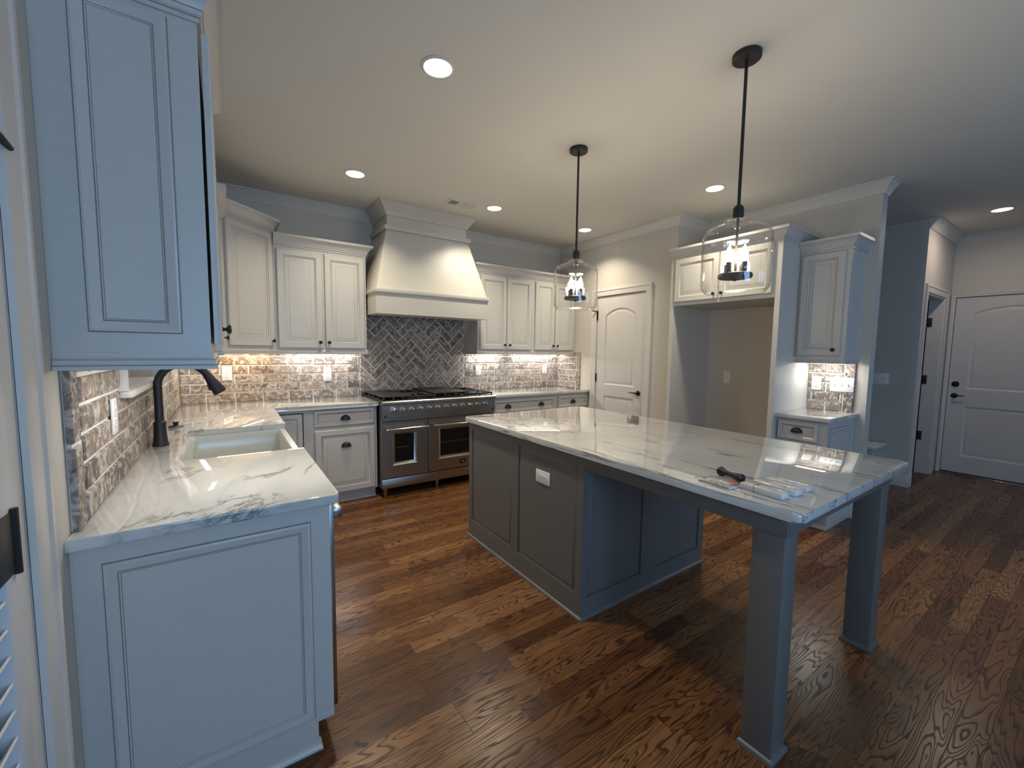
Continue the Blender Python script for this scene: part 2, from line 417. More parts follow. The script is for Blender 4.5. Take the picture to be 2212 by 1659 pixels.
# ================================================================== the room shell
bm = B(); box(bm, XL-0.15, XE+0.15, YR-0.15, 4.75, -0.05, 0); struct('floor', bm, 'floor')
bm = B(); box(bm, XL-0.15, XE+0.15, YR-0.15, 4.75, ZC, ZC+0.08); struct('ceiling', bm, 'ceiling')
WIN = (2.20, 3.09, 1.235, 2.25)
bm = B(); wallgrid(bm, fx_(XL, 0), YR-0.14, 4.647, 0, ZC, 0.14, [WIN, (0.575, 1.262, 0, 2.05)]); fbox(bm, fx_(XL, 0), 0.57, 1.27, 0, 2.06, -0.139, -0.09); struct('wall_left', bm, 'wall')
bm = B(); wallgrid(bm, fy_(0, YB), XL, 4.53, 0, ZC, 0.14); struct('wall_back', bm, 'wall')
bm = B(); wallgrid(bm, fx_(XR, 0, 0, -1), -YB, -2.78, 0, ZC, 0.12, [(-3.762, -3.027, 0, 2.088)])
box(bm, XR, XN, 2.66, 2.78, 0, ZC); struct('wall_right', bm, 'wall')
bm = B(); box(bm, XR+0.3, XR+0.34, 2.79, 4.5, 0, ZC); struct('wall_pantry', bm, 'wall')
bm = B(); box(bm, XN, XN+0.12, YN0, YB, 0, ZC); struct('wall_recess', bm, 'wall')
bm = B(); box(bm, XH, XH+0.12, YH+0.12, 4.6, 0, ZC); box(bm, XN+0.12, XH+0.12, 4.6, 4.72, 0, ZC); struct('wall_hall', bm, 'wall')
bm = B(); wallgrid(bm, fy_(0, YH), XH, XE+0.14, 0, ZC, 0.12, [(6.08, 6.85, 0, 2.07)])
box(bm, XH+0.12, XE+0.14, 2.4, 2.5, 0, ZC); struct('wall_end', bm, 'wall')
bm = B(); wallgrid(bm, fx_(XE, 0, 0, -1), -2.4, -YR+0.14, 0, ZC, 0.14, [(-1.148, -0.228, 0, 2.095)]); struct('wall_entry', bm, 'wall')
RW = [(-0.15, 1.15), (3.1, 4.6)]
bm = B(); wallgrid(bm, fy_(0, YR, 0, 1), -XE, -XL, 0, ZC, 0.14, [(-b, -a, 0.55, 2.2) for a, b in RW]); struct('wall_rear', bm, 'wall')

# ---- windows
def window(n, F, a0, a1, b0, b1, depth, sill):
    bm = B(); t = 0.045
    fbox(bm, F, a0, a0+t, b0, b1, -depth-0.03, -depth+0.02, 0.004); fbox(bm, F, a1-t, a1, b0, b1, -depth-0.03, -depth+0.02, 0.004)
    fbox(bm, F, a0+t, a1-t, b0, b0+t, -depth-0.03, -depth+0.02, 0.004); fbox(bm, F, a0+t, a1-t, b1-t, b1, -depth-0.03, -depth+0.02, 0.004)
    fbox(bm, F, a0+t, a1-t, (b0+b1)/2-0.02, (b0+b1)/2+0.02, -depth-0.02, -depth+0.02, 0.004)
    w = struct('window_%d' % n, bm, 'trim')
    bm = B(); fbox(bm, F, a0+t-0.005, a1-t+0.005, b0+t-0.005, b1-t+0.005, -depth-0.008, -depth-0.004); obj('pane', bm, 'pane', w, smooth=False)
    bm = B(); sweep(bm, F, [(a0, b0), (a0, b1), (a1, b1), (a1, b0)], [(0, -0.001), (0, 0.034), (0.06, 0.036), (0.066, 0.040), (0.074, 0.040), (0.076, -0.001)]); obj('casing', bm, 'trim', w)
    if sill:
        bm = B(); fbox(bm, F, a0-0.075, a1+0.075, b0-0.026, b0-0.001, -0.002, 0.054, 0.004); fbox(bm, F, a0+0.001, a1-0.001, b0-0.001, b0+0.001, -depth+0.02, 0.02); obj('sill', bm, 'trim', w)
    return w
window(1, fx_(XL, 0), *WIN, 0.105, True)
for i, (a, b) in enumerate(RW): window(2+i, fy_(0, YR, 0, 1), -b, -a, 0.55, 2.2, 0.07, True)

# ---- crown, baseboards, casings
CROWN = [(0, -0.092), (0.010, -0.092), (0.014, -0.080), (0.020, -0.074), (0.026, -0.060), (0.050, -0.030), (0.062, -0.022), (0.066, -0.014), (0.080, -0.012), (0.080, -0.0005), (0, -0.0005)]
FC = zframe(0, 0, ZC)
def crown(n, path):
    bm = B(); sweep(bm, FC, path, CROWN); struct('trim_%d' % n, bm, 'trim')
HX0, HX1, HY = 1.31, 2.165, 4.055            # hood chimney sides and front
crown(1, [(XN+0.12, YN0), (XN, YN0), (XN, 2.66), (XR, 2.66), (XR, YB), (HX1, YB)])
crown(2, [(HX0, YB), (XL, YB), (XL, YR)])
crown(3, [(XE, YR+.1), (XE, YH), (XH, YH)])
BASE = [(0, 0.001), (0.016, 0.001), (0.016, 0.10), (0.010, 0.115), (0.010, 0.13), (0, 0.135)]
def baseboard(side, *paths):
    bm = B()
    for p in paths: sweep(bm, FZ, p, BASE)
    struct('baseboard_'+side, bm, 'trim')
baseboard('recess', [(XN+0.12, 3.5), (XN+0.12, YN0), (XN, YN0), (XN, 1.238)])
baseboard('hall', [(6.0, YH), (XH, YH), (XH, 1.35)], [(XH, 2.45), (XH, 4.55)])
baseboard('entry', [(XE, YR+.02), (XE, 0.14)])
baseboard('left', [(XL, 0.44), (XL, YR+.02)])
CAS = [(0, -0.001), (0, 0.012), (0.012, 0.016), (0.052, 0.018), (0.058, 0.023), (0.074, 0.023), (0.078, 0.019), (0.082, 0.019), (0.083, -0.001)]
def casing(n, F, a0, a1, b1, b0=0.001, mat_='trim'):
    bm = B(); sweep(bm, F, [(a0, b0), (a0, b1), (a1, b1), (a1, b0)], CAS); struct('trim_%d' % n, bm, mat_)
FP = fx_(XR, 0, 0, -1); FE = fx_(XE, 0, 0, -1); FH = fy_(0, YH); FL = fx_(XL, 0)
casing(4, FP, -3.764, -3.025, 2.090)
bm = B(); sweep(bm, FE, [(-1.148, 0.001), (-1.148, 2.097), (-0.226, 2.097), (-0.226, 0.001)], [(o*0.45, h) for o, h in CAS]); struct('trim_5', bm, 'trim')
casing(6, FH, 6.078, 6.852, 2.072)
casing(7, FL, 0.575, 1.262, 2.05)

# ---- doors
def arch_loop(a0, a1, b0, b1, rise, i, N=14):
    x0, x1, y0 = a0+i, a1-i, b0+i
    if rise <= 0: return [(x0, y0), (x1, y0), (x1, b1-i), (x0, b1-i)]
    w = (a1-a0)/2; R = (w*w+rise*rise)/(2*rise); cx, cy = (a0+a1)/2, b1-R; r = R-i
    h = x1-cx; ang = math.asin(h/r); pts = [(x0, y0), (x1, y0)]
    for k in range(N+1):
        t = ang - 2*ang*k/N; pts.append((cx+r*math.sin(t), cy+r*math.cos(t)))
    return pts
def door_slab(F, a0, a1, b0, b1, c, t, panels):
    bm = B()
    def V(pts, cc): return [bm.verts.new(F.P(a, b, cc)) for a, b in pts]
    out = V(rect(a0, a1, b0, b1), c); allv = [out]; pl = []
    for p in panels:
        v = V(arch_loop(*p, 0), c); allv.append(v); pl.append((p, v))
    ed = [bm.edges.new((v[i], v[(i+1) % len(v)])) for v in allv for i in range(len(v))]
    bmesh.ops.triangle_fill(bm, use_beauty=True, use_dissolve=False, edges=ed, normal=F.n)
    for p, v in pl:
        prev = v
        for i, d in ((0.006, -0.004), (0.018, -0.010), (0.024, -0.010), (0.042, -0.0035), (0.046, -0.0035)):
            nv = V(arch_loop(*p, i), c+d); m = len(v)
            for k in range(m): bm.faces.new((prev[k], prev[(k+1) % m], nv[(k+1) % m], nv[k]))
            prev = nv
        bm.faces.new(prev)
    bk = V(rect(a0, a1, b0, b1), c-t)
    for k in range(4): bm.faces.new((out[k], out[(k+1) % 4], bk[(k+1) % 4], bk[k]))
    bm.faces.new(list(reversed(bk)))
    return bm
def lever(F, a, b, c, sgn, parent, length=0.10):
    bm = B(); Fl = Fr(F.P(a, b, c), F.u, F.v, F.n)
    lathe(bm, Fl, [(0.030, 0), (0.030, 0.006), (0.024, 0.011), (0.010, 0.013), (0.009, 0.045), (0.010, 0.052), (0, 0.054)], 20)
    tube(bm, [Fl.P(0, 0, 0.045), Fl.P(sgn*0.02, 0.001, 0.046), Fl.P(sgn*length*0.6, 0.004, 0.044), Fl.P(sgn*length, 0.0, 0.042)], [0.009, 0.009, 0.008, 0.006], 10, flat=[1, 1, 0.8, 0.8])
    return obj('lever_handle', bm, 'black', parent)
def hinge(F, a, b, c, parent, w=0.020, h=0.10):
    bm = B(); fbox(bm, F, a-w, a+w, b-h/2, b+h/2, c, c+0.004, 0.001)
    tube(bm, [F.P(a, b-h/2-0.004, c+0.007), F.P(a, b+h/2+0.004, c+0.007)], 0.007, 10)
    return obj('hinge', bm, 'blackmatte', parent)
# pantry door (closed), hinged on its left
d1 = struct('door_1', door_slab(FP, -3.757, -3.034, 0.012, 2.082, -0.004, 0.035, [(-3.757+0.13, -3.034-0.13, 1.0, 1.93, 0.085), (-3.757+0.13, -3.034-0.13, 0.24, 0.86, 0)]), 'door', label='white two-panel pantry door with arched top panel')
for z in (0.25, 1.078, 1.85): hinge(FP, -3.760, z, -0.002, d1, 0.012)
bm = B(); fbox(bm, FP, -3.775, -3.745, 1.905, 1.915, 0.004, 0.03); tube(bm, [FP.P(-3.775, 1.91, 0.015), FP.P(-3.80, 1.918, 0.055)], [0.006, 0.007], 8); obj('door_stop', bm, 'blackmatte', d1)
lever(FP, -3.095, 0.935, -0.004, -1, d1)
bm = B(); fbox(bm, FP, -3.037, -3.0335, 0.895, 0.965, -0.03, -0.0035); obj('latch_plate', bm, 'blackmatte', d1)
# exterior door in the entry
d2 = struct('door_2', door_slab(FE, -1.143, -0.233, 0.020, 2.090, -0.010, 0.045, [(-1.143+0.145, -0.233-0.145, 1.02, 1.975, 0.07), (-1.143+0.145, -0.233-0.145, 0.22, 0.815, 0)]), 'door', label='white two-panel exterior door with black deadbolt and lever')
bm = B(); lathe(bm, Fr(FE.P(-1.085, 1.075, -0.010), FE.u, FE.v, FE.n), [(0.033, 0), (0.033, 0.008), (0.027, 0.014), (0.014, 0.016), (0.012, 0.022), (0, 0.023)], 20); fbox(bm, FE, -1.088, -1.082, 1.06, 1.09, 0.008, 0.022, 0.002); obj('deadbolt', bm, 'black', d2)
lever(FE, -1.085, 0.937, -0.010, 1, d2, 0.09)
bm = B(); fbox(bm, FE, -1.146, -0.230, 0.001, 0.018, -0.06, -0.008); obj('door_sweep', bm, 'blackmatte', d2)
bm = B(); fbox(bm, FE, -1.148, -0.228, 0.0005, 0.010, -0.008, 0.05, 0.003); obj('threshold', bm, 'chrome', d2)
# hall closet door, swung right back into the dark room behind
bm = B(); box(bm, 6.0805, 6.098, YH-.002, YH+.122, 0.001, 2.069); box(bm, 6.832, 6.8495, YH-.002, YH+.122, 0.001, 2.069); box(bm, 6.098, 6.832, YH-.002, YH+.122, 2.052, 2.069); struct('trim_9', bm, 'trim')
Fo = fx_(6.822, 0, 0, -1)
d3 = struct('door_3', door_slab(Fo, -2.075, -1.335, 0.012, 2.045, 0.0, 0.034, [(-1.955, -1.455, 1.0, 1.92, 0.07), (-1.955, -1.455, 0.24, 0.86, 0)]), 'door', label='white hall door swung open on black hinges beside the exterior door')
for z in (0.455, 1.125, 1.796):
    bm = B(); box(bm, 6.8275, 6.8318, 1.272, 1.334, z-.052, z+.052, .001); tube(bm, [(6.822, 1.324, z-.055), (6.822, 1.324, z+.055)], 0.009, 10); obj('hinge', bm, 'blackmatte', d3)
# louvred closet door on the left wall
bm = B(); DL0, DL1 = 0.60, 1.207; FD = fx_(XL-0.030, 0)
fbox(bm, FL, 0.576, DL0-.002, 0.001, 2.049, -0.088, -0.002); fbox(bm, FL, DL1+.003, 1.261, 0.001, 2.049, -0.088, -0.002)
d4f = struct('trim_8', bm, 'trim')
bm = B()
fbox(bm, FD, DL0, DL0+0.058, 0.015, 2.03, 0.002, 0.030, 0.003); fbox(bm, FD, DL1-0.058, DL1, 0.015, 2.03, 0.002, 0.030, 0.003)
fbox(bm, FD, DL0+0.058, DL1-0.058, 0.015, 0.20, 0.002, 0.028, 0.003); fbox(bm, FD, DL0+0.058, DL1-0.058, 1.92, 2.03, 0.002, 0.028, 0.003)
fbox(bm, FD, DL0+0.05, DL1-0.05, 0.19, 1.93, 0.000, 0.003)
d4 = struct('door_4', bm, 'louver', label='white louvred closet door with black hinge')
bm = B(); z = 0.235
while z < 1.92:
    pv = [(0.0, 0.005), (0.005, 0.003), (0.040, 0.025), (0.036, 0.028)]
    r1 = [bm.verts.new(FD.P(DL0+0.056, z+dz, c)) for dz, c in pv]; r2 = [bm.verts.new(FD.P(DL1-0.056, z+dz, c)) for dz, c in pv]
    for k in range(4): bm.faces.new((r1[k], r1[(k+1) % 4], r2[(k+1) % 4], r2[k]))
    bm.faces.new(r1); bm.faces.new(list(reversed(r2)))
    z += 0.0545
obj('louvers', bm, 'louver', d4)
bm = B(); fbox(bm, FD, 1.09, 1.192, 0.968, 1.088, 0.030, 0.0335, 0.001); tube(bm, [FD.P(1.189, 0.963, 0.034), FD.P(1.189, 1.093, 0.034)], 0.007, 10); obj('hinge', bm, 'blackmatte', d4)
bm = B(); tube(bm, [FD.P(1.165, 1.80, 0.030), FD.P(1.17, 1.80, 0.045), FD.P(1.205, 1.795, 0.050), FD.P(1.232, 1.787, 0.054), FD.P(1.242, 1.786, 0.055)], [0.009, 0.009, 0.0075, 0.006, 0.005], 10); obj('door_stop', bm, 'blackmatte', d4)

# ================================================================== brick backsplashes
def clip(poly, a0, a1, b0, b1):
    def cut(ps, f, inter):
        out = []
        for i in range(len(ps)):
            p, q = ps[i-1], ps[i]
            if f(q):
                if not f(p): out.append(inter(p, q))
                out.append(q)
            elif f(p): out.append(inter(p, q))
        return out
    def ix(v): return lambda p, q: (v, p[1]+(q[1]-p[1])*(v-p[0])/(q[0]-p[0]))
    def iy(v): return lambda p, q: (p[0]+(q[0]-p[0])*(v-p[1])/(q[1]-p[1]), v)
    for f, it in ((lambda p: p[0] >= a0-1e-9, ix(a0)), (lambda p: p[0] <= a1+1e-9, ix(a1)), (lambda p: p[1] >= b0-1e-9, iy(b0)), (lambda p: p[1] <= b1+1e-9, iy(b1))):
        if not poly: return []
        poly = cut(poly, f, it)
    return poly
def inset_poly(ps, d):
    n = len(ps); out = []
    for i in range(n):
        p0, p1, p2 = Vector(ps[i-1]), Vector(ps[i]), Vector(ps[(i+1) % n])
        e0 = (p1-p0); e1 = (p2-p1)
        if e0.length < 1e-5 or e1.length < 1e-5: return None
        e0.normalize(); e1.normalize()
        n0 = Vector((-e0.y, e0.x)); n1 = Vector((-e1.y, e1.x)); m = n0+n1
        if m.length < 0.2: return None
        m = m/(m.length_squared/2); out.append(p1+m*d)
    return out
def area(ps): return 0.5*sum(ps[i-1][0]*ps[i][1]-ps[i][0]*ps[i-1][1] for i in range(len(ps)))
BT = 0.02
def brick_piece(bm, F, poly, rng, bt):
    if len(poly) < 3 or area(poly) < 2e-4: return
    jit = [(x+rng.uniform(-.0015, .0015), y+rng.uniform(-.0015, .0015)) for x, y in poly]
    c1 = bt-0.004+rng.uniform(-.0015, .0015); c2 = c1+0.004
    ins = inset_poly(jit, 0.0035)
    if ins is None or area(ins) < 5e-5: return
    loops(bm, F, [(jit, 0.004), (jit, c1), ([(p.x, p.y) for p in ins], c2)], [0, 0, 0])
def brick_rect(a0, a1, b0, b1): return [(a0, b0), (a1, b0), (a1, b1), (a0, b1)]
PL, PH, MJ = 0.2145, 0.0826, 0.0115
def running(bm, F, a0, a1, b0, b1, start, zbase=0.9135, rng=None, holes=()):
    """running bond; start = position of a head joint in the bottom course"""
    rng = rng or random.Random(3)
    for r in range(int((b1-zbase)/PH)+2):
        zb = zbase+r*PH; s = start+(PL/2 if r % 2 else 0)
        k = math.floor((a0-s)/PL)-1
        while s+k*PL < a1:
            p = brick_rect(s+k*PL+MJ/2, s+(k+1)*PL-MJ/2, zb+(0 if r == 0 else MJ/2), zb+PH-MJ/2); k += 1
            q = clip(p, a0, a1, b0, b1)
            pieces = [q]
            for h in holes:     # split bricks round a window
                nx = []
                for t in pieces:
                    if not t: continue
                    xs = [v[0] for v in t]; ys = [v[1] for v in t]
                    if max(xs) <= h[0] or min(xs) >= h[1] or max(ys) <= h[2] or min(ys) >= h[3]: nx.append(t); continue
                    for box_ in ((-9, h[0], -9, 9), (h[1], 9, -9, 9), (h[0], h[1], -9, h[2]), (h[0], h[1], h[3], 9)): nx.append(clip(t, *box_))
                pieces = nx
            for t in pieces:
                if t: brick_piece(bm, F, t, rng, BT)
def splash(label, F, mortar, bricks_fn, group=None):
    bm = B()
    for m in mortar: fbox(bm, F, m[0], m[1], m[2], m[3], 0.0005, 0.0125)
    for f in bm.faces: f.material_index = 1
    bricks_fn(bm)
    o = obj('brick_backsplash', bm, ['brick', 'mortar'])
    return tag(recentre(o), label, 'backsplash', group)
# left wall, window opening kept clear, vertical end bricks near the camera
WH = (2.118, 3.172, 1.207, 2.0); zt = 1.385
def f_left(bm):
    running(bm, FL, 1.532+0.075, 4.486, ZT, zt, 1.62, rng=random.Random(5), holes=[WH])
    for k in range(3):
        z0 = ZT+k*0.235; z1 = min(zt, z0+0.225)
        if z1-z0 > 0.01: brick_piece(bm, FL, brick_rect(1.530, 1.530+0.066, z0, z1), random.Random(k), BT)
splash('grey-brown brick backsplash along the sink wall under the window', FL, [(1.534, WH[0], ZT-0.0, zt), (WH[1], 4.486, ZT, zt), (WH[0], WH[1], ZT, WH[2])], f_left)
FB = fy_(0, YB)
splash('brick backsplash on the range wall left of the range', FB, [(XL+0.02, 1.147, ZT, 1.385)], lambda bm: running(bm, FB, XL+0.021, 1.141, ZT, 1.385, 0.055, rng=random.Random(7)))
def herring(bm):
    rng = random.Random(9); r2 = math.sqrt(0.5); L, W = PL, PH; m = MJ/2
    X0, Z0 = 1.404+L*r2, 1.747-(L+2*W)*r2
    def T(p, q): return (X0-(p-q)*r2, Z0+(p+q)*r2)
    for i in range(-16, 18):
        for j in range(-6, 7):
            op, oq = i*W+j*L, i*W-j*L
            for a, b, c, d in ((0, L, 0, W), (L, L+W, W-L, W)):
                ps = [T(op+u, oq+v) for u, v in ((a+m, c+m), (a+m, d-m), (b-m, d-m), (b-m, c+m))]
                if area(ps) < 0: ps.reverse()
                q = clip(ps, 1.153, 2.370, 0.905, 1.79)
                if q: brick_piece(bm, FB, q, rng, BT)
splash('herringbone brick panel behind the range under the hood', FB, [(1.1475, 2.3765, 0.90, 1.80)], herring)
splash('brick backsplash on the range wall right of the range', FB, [(2.377, 3.8775, ZT, 1.395)], lambda bm: running(bm, FB, 2.383, 3.856, ZT, 1.395, 2.60, rng=random.Random(13)))
def f_ret(bm):
    running(bm, FP, -4.487, -4.118, ZT, 1.395, -4.118, rng=random.Random(15))
    for k in range(3):
        z0 = ZT+k*0.235; z1 = min(1.395, z0+0.225)
        if z1-z0 > 0.01: brick_piece(bm, FP, brick_rect(-4.108, -4.042, z0, z1), random.Random(k+20), BT)
splash('short return of brick backsplash on the pantry wall', FP, [(-4.486, -4.046, ZT, 1.395)], f_ret)
FN = fx_(XN, 0, 0, -1)
def f_nook(bm):
    running(bm, FN, -1.597, -1.337, ZT, 1.375, -1.46, rng=random.Random(17))
    for k in range(3):
        z0 = ZT+k*0.235; z1 = min(1.375, z0+0.225)
        if z1-z0 > 0.01: brick_piece(bm, FN, brick_rect(-1.327, -1.255, z0, z1), random.Random(k+30), BT)
splash('small brick backsplash in the nook beside the refrigerator bay', FN, [(-1.5995, -1.258, ZT, 1.375)], f_nook)

# ================================================================== cabinets
KNOB = [(0.0065, 0), (0.0068, 0.003), (0.0050, 0.010), (0.0058, 0.014), (0.0125, 0.0185), (0.0160, 0.022), (0.0158, 0.025), (0.012, 0.0285), (0, 0.030)]
def knob(F, a, b, c, parent):
    bm = B(); lathe(bm, Fr(F.P(a, b, c), F.u, F.v, F.n), KNOB, 16); return obj('knob', bm, 'black', parent)
def cup_pull(F, a, b, c, parent, w=0.044, h=0.043, d=0.026):
    """half-dome cup pull, flat edge down; (a,b) is the middle of its lower edge"""
    bm = B(); N, K = 18, 7; rings = []
    for k in range(K+1):
        ph = PI/2*k/K
        if k == K: rings.append([bm.verts.new(F.P(a, b, c+d))]); continue
        rings.append([bm.verts.new(F.P(a+w*math.cos(PI*i/N)*math.cos(ph), b+h*math.sin(PI*i/N)*math.cos(ph), c+d*math.sin(ph))) for i in range(N+1)])
    for r0_, r1_ in zip(rings, rings[1:]):
        for i in range(N):
            if len(r1_) == 1: bm.faces.new((r0_[i], r0_[i+1], r1_[0]))
            else: bm.faces.new((r0_[i], r0_[i+1], r1_[i+1], r1_[i]))
    lip = [r[0] for r in rings] + [r[-1] for r in reversed(rings[:-1])]
    bm.faces.new(lip)
    return obj('cup_pull', bm, 'black', parent)
CABCROWN = [(0, 0), (0.007, 0), (0.007, 0.013), (0.013, 0.017), (0.014, 0.030), (0.028, 0.054), (0.046, 0.072), (0.052, 0.076), (0.060, 0.078), (0.060, 0.100), (0, 0.100)]
GL1 = [(0.000, 0.0115), (0.0082, 0.0115), (0.0082, 0.0138), (0.000, 0.0138)]
GL2 = [(0.000, 0.0285), (0.0152, 0.0285), (0.0152, 0.0310), (0.000, 0.0310)]
RAIL = [(0, 0), (0.013, 0), (0.013, 0.010), (0.009, 0.014), (0.009, 0.026), (0.004, 0.034), (0.004, 0.045), (0, 0.045)]
RG1 = [(0.000, 0.0105), (0.0140, 0.0105), (0.0140, 0.0128), (0.000, 0.0128)]
RG2 = [(0.000, 0.0255), (0.0102, 0.0255), (0.0102, 0.0275), (0.000, 0.0275)]
def crown_part(path, z, parent, name='crown_molding', P=CABCROWN, gl=(GL1, GL2)):
    bm = B(); F = zframe(0, 0, z)
    sweep(bm, F, path, P)
    for g in gl: sweep(bm, F, path, g, mi=1)
    return obj(name, bm, ['cab', 'glaze'], parent)
def rail_part(path, z, parent): return crown_part(path, z, parent, 'light_rail', RAIL, (RG1, RG2))
def door_part(F, a0, a1, b0, b1, parent, c=0.001, P=RAISED, k=None, name='cabinet_door', mats=('cab', 'glaze'), hardware='knob'):
    bm = B(); Fd = Fr(F.P(0, 0, c), F.u, F.v, F.n)
    panel(bm, Fd, a0, a1, b0, b1, P); d = obj(name, bm, list(mats), parent)
    if k:
        for (ka, kb) in (k if isinstance(k, list) else [k]):
            if hardware == 'knob': knob(Fd, ka, kb, 0.0165, d)
            else: cup_pull(Fd, ka, kb, 0.0088 if P is DRAWER else 0.0163, d)
    return d
def led(x0, x1, y0, y1, z, label, m='ledcool', col_=COOL, p=6.0):
    t = thing('under_cabinet_light', label, 'light', ((x0+x1)/2, (y0+y1)/2, z), 'under cabinet light bars')
    bm = B(); box(bm, x0, x1, y0, y1, z+0.004, z+0.014, 0.001); obj('housing', bm, 'plastic', t)
    bm = B(); box(bm, x0+0.004, x1-0.004, y0+0.004, y1-0.004, z, z+0.0039); obj('diffuser', bm, m, t)
    add_light('led_light', 'AREA', ((x0+x1)/2, (y0+y1)/2, z-0.004), p, col_, x1-x0, y1-y0)
    return t
UB, UT = 1.39, 2.30          # upper cabinet box bottom and top
UC = 2.285                   # crown starts
# --- near upper cabinet on the left wall
F = fx_(-0.035, 0)
t = thing('upper_cabinet', 'tall white upper cabinet nearest the camera, its plain panelled side facing us', 'cabinet', (-0.2, 1.8, 1.345), 'upper cabinets')
bm = B(); box(bm, XL+0.0005, -0.035, 1.49, 2.10, UB, UT); obj('cabinet_box', bm, 'cab', t)
bm = B(); Fs = fy_(0, 1.49); panel(bm, Fs, -0.288, -0.098, 1.443, 2.275, [(0, .0005, 1), (.003, .0055, 0), (.008, .007, 0), (.026, .002, 0), (.029, .001, 1), (.032, .0025, 0), (.034, .001, 1), (.036, .0008, 0)]); obj('side_panel', bm, ['cab', 'glaze'], t)
door_part(F, 1.497, 1.792, 1.418, 2.268, t, c=0.008, k=(1.765, 1.470)); door_part(F, 1.798, 2.093, 1.418, 2.268, t, c=0.008, k=(1.825, 1.470))
P_ = [(XL, 2.10), (-0.035, 2.10), (-0.035, 1.49), (XL, 1.49)]; P_.reverse()
def lft(path):  # make sure outward is on the left of travel
    return list(reversed(path))
path = [(XL+.001, 2.10), (-0.035, 2.10), (-0.035, 1.49), (XL+.001, 1.49)]
crown_part(path, 2.285, t); rail_part([(XL+.026, 2.10), (-0.035, 2.10), (-0.035, 1.49), (XL+.001, 1.49)], 1.345, t)
# --- far upper cabinet on the left wall
F = fx_(-0.025, 0)
t = thing('upper_cabinet', 'narrow white upper cabinet on the sink wall between the window and the corner', 'cabinet', (-0.19, 3.48, 1.355), 'upper cabinets')
bm = B(); box(bm, XL+.0005, -0.025, 3.185, 3.795, 1.395, UT); obj('cabinet_box', bm, 'cab', t)
door_part(F, 3.195, 3.487, 1.42, 2.27, t, k=(3.46, 1.47)); door_part(F, 3.493, 3.785, 1.42, 2.27, t, k=(3.52, 1.47))
path = [(XL+.001, 3.795), (-0.025, 3.795), (-0.025, 3.185), (XL+.001, 3.185)]
crown_part([(-0.025, 3.795), (-0.025, 3.185), (XL+.001, 3.185)], 2.285, t); rail_part([(-0.025, 3.795), (-0.025, 3.185), (XL+.026, 3.185)], 1.352, t)
# --- diagonal corner cabinet, taller
t = thing('corner_cabinet', 'tallest white upper cabinet set diagonally across the corner left of the hood', 'cabinet', (0.0, 4.15, 1.355), 'upper cabinets')
DX, DY = -0.025, 3.80; EX, EY = 0.362, 4.184
bm = B(); extrude_poly(bm, [(XL+.0005, YB-.0005), (XL+.0005, DY), (DX, DY), (EX, EY), (EX, YB-.0005)], 1.395, 2.42); obj('cabinet_box', bm, 'cab', t)
q = math.hypot(EX-DX, EY-DY); ux, uy = (EX-DX)/q, (EY-DY)/q
F = Fr((DX, DY, 0), (ux, uy, 0), (0, 0, 1), (uy, -ux, 0))
door_part(F, 0.055, q-0.03, 1.42, 2.375, t, k=(q-0.062, 1.463))
path = [(EX, YB-.001), (EX, EY), (DX, DY), (XL+.001, DY)]
crown_part(path, 2.395, t); rail_part([(EX, EY), (DX, DY)], 1.352, t)
# --- two-door cabinet left of the hood
F = fy_(0, 4.18)
t = thing('upper_cabinet', 'two-door white upper cabinet just left of the hood', 'cabinet', (0.75, 4.34, 1.355), 'upper cabinets')
bm = B(); box(bm, 0.3625, 1.138, 4.18, YB-.0005, 1.395, UT); obj('cabinet_box', bm, 'cab', t)
door_part(F, 0.382, 0.745, 1.405, 2.262, t, k=(0.717, 1.458)); door_part(F, 0.765, 1.120, 1.405, 2.262, t, k=(0.792, 1.458))
crown_part([(1.138, YB-.001), (1.138, 4.18), (0.363, 4.18)], 2.285, t); rail_part([(1.138, YB-.025), (1.138, 4.18), (0.363, 4.18)], 1.350, t)
# --- two two-door cabinets right of the hood
for nm, a0, a1, lab in (('upper_cabinet', 2.380, 3.172, 'two-door white upper cabinet just right of the hood'), ('upper_cabinet', 3.1725, 3.877, 'two-door white upper cabinet in the corner by the pantry wall')):
    t = thing(nm, lab, 'cabinet', ((a0+a1)/2, 4.34, 1.36), 'upper cabinets')
    bm = B(); box(bm, a0, a1, 4.18, YB-.0005, 1.40, UT); obj('cabinet_box', bm, 'cab', t)
    mid = (a0+a1)/2+ (0.0 if a0 < 3 else 0.0)
    door_part(F, a0+0.03, mid-0.006, 1.415, 2.262, t, k=(mid-0.036, 1.470)); door_part(F, mid+0.006, a1-0.026, 1.415, 2.262, t, k=(mid+0.036, 1.470))
    pth = [(a1, 4.18), (a0, 4.18)] + ([(a0, YB-.001)] if a0 < 3 else [])
    crown_part(pth, 2.285, t); rail_part([(a1, 4.18), (a0, 4.18)] + ([(a0, YB-.025)] if a0 < 3 else []), 1.358, t)
# --- nook cabinet on the recessed wall
F = fx_(4.08, 0, 0, -1)
t = thing('upper_cabinet', 'single-door white upper cabinet over the nook, right of the refrigerator bay', 'cabinet', (4.25, 1.42, 1.335), 'upper cabinets')
bm = B(); box(bm, 4.08, XN-.0005, 1.247, 1.599, 1.375, 2.27); obj('cabinet_box', bm, 'cab', t)
door_part(F, -1.582, -1.277, 1.397, 2.235, t, k=(-1.318, 1.445))
path = [(4.08, 1.599), (4.08, 1.247), (XN-.001, 1.247)]; path.reverse()
crown_part(path, 2.245, t); rail_part([(XN-.025, 1.247), (4.08, 1.247), (4.08, 1.599)], 1.333, t)
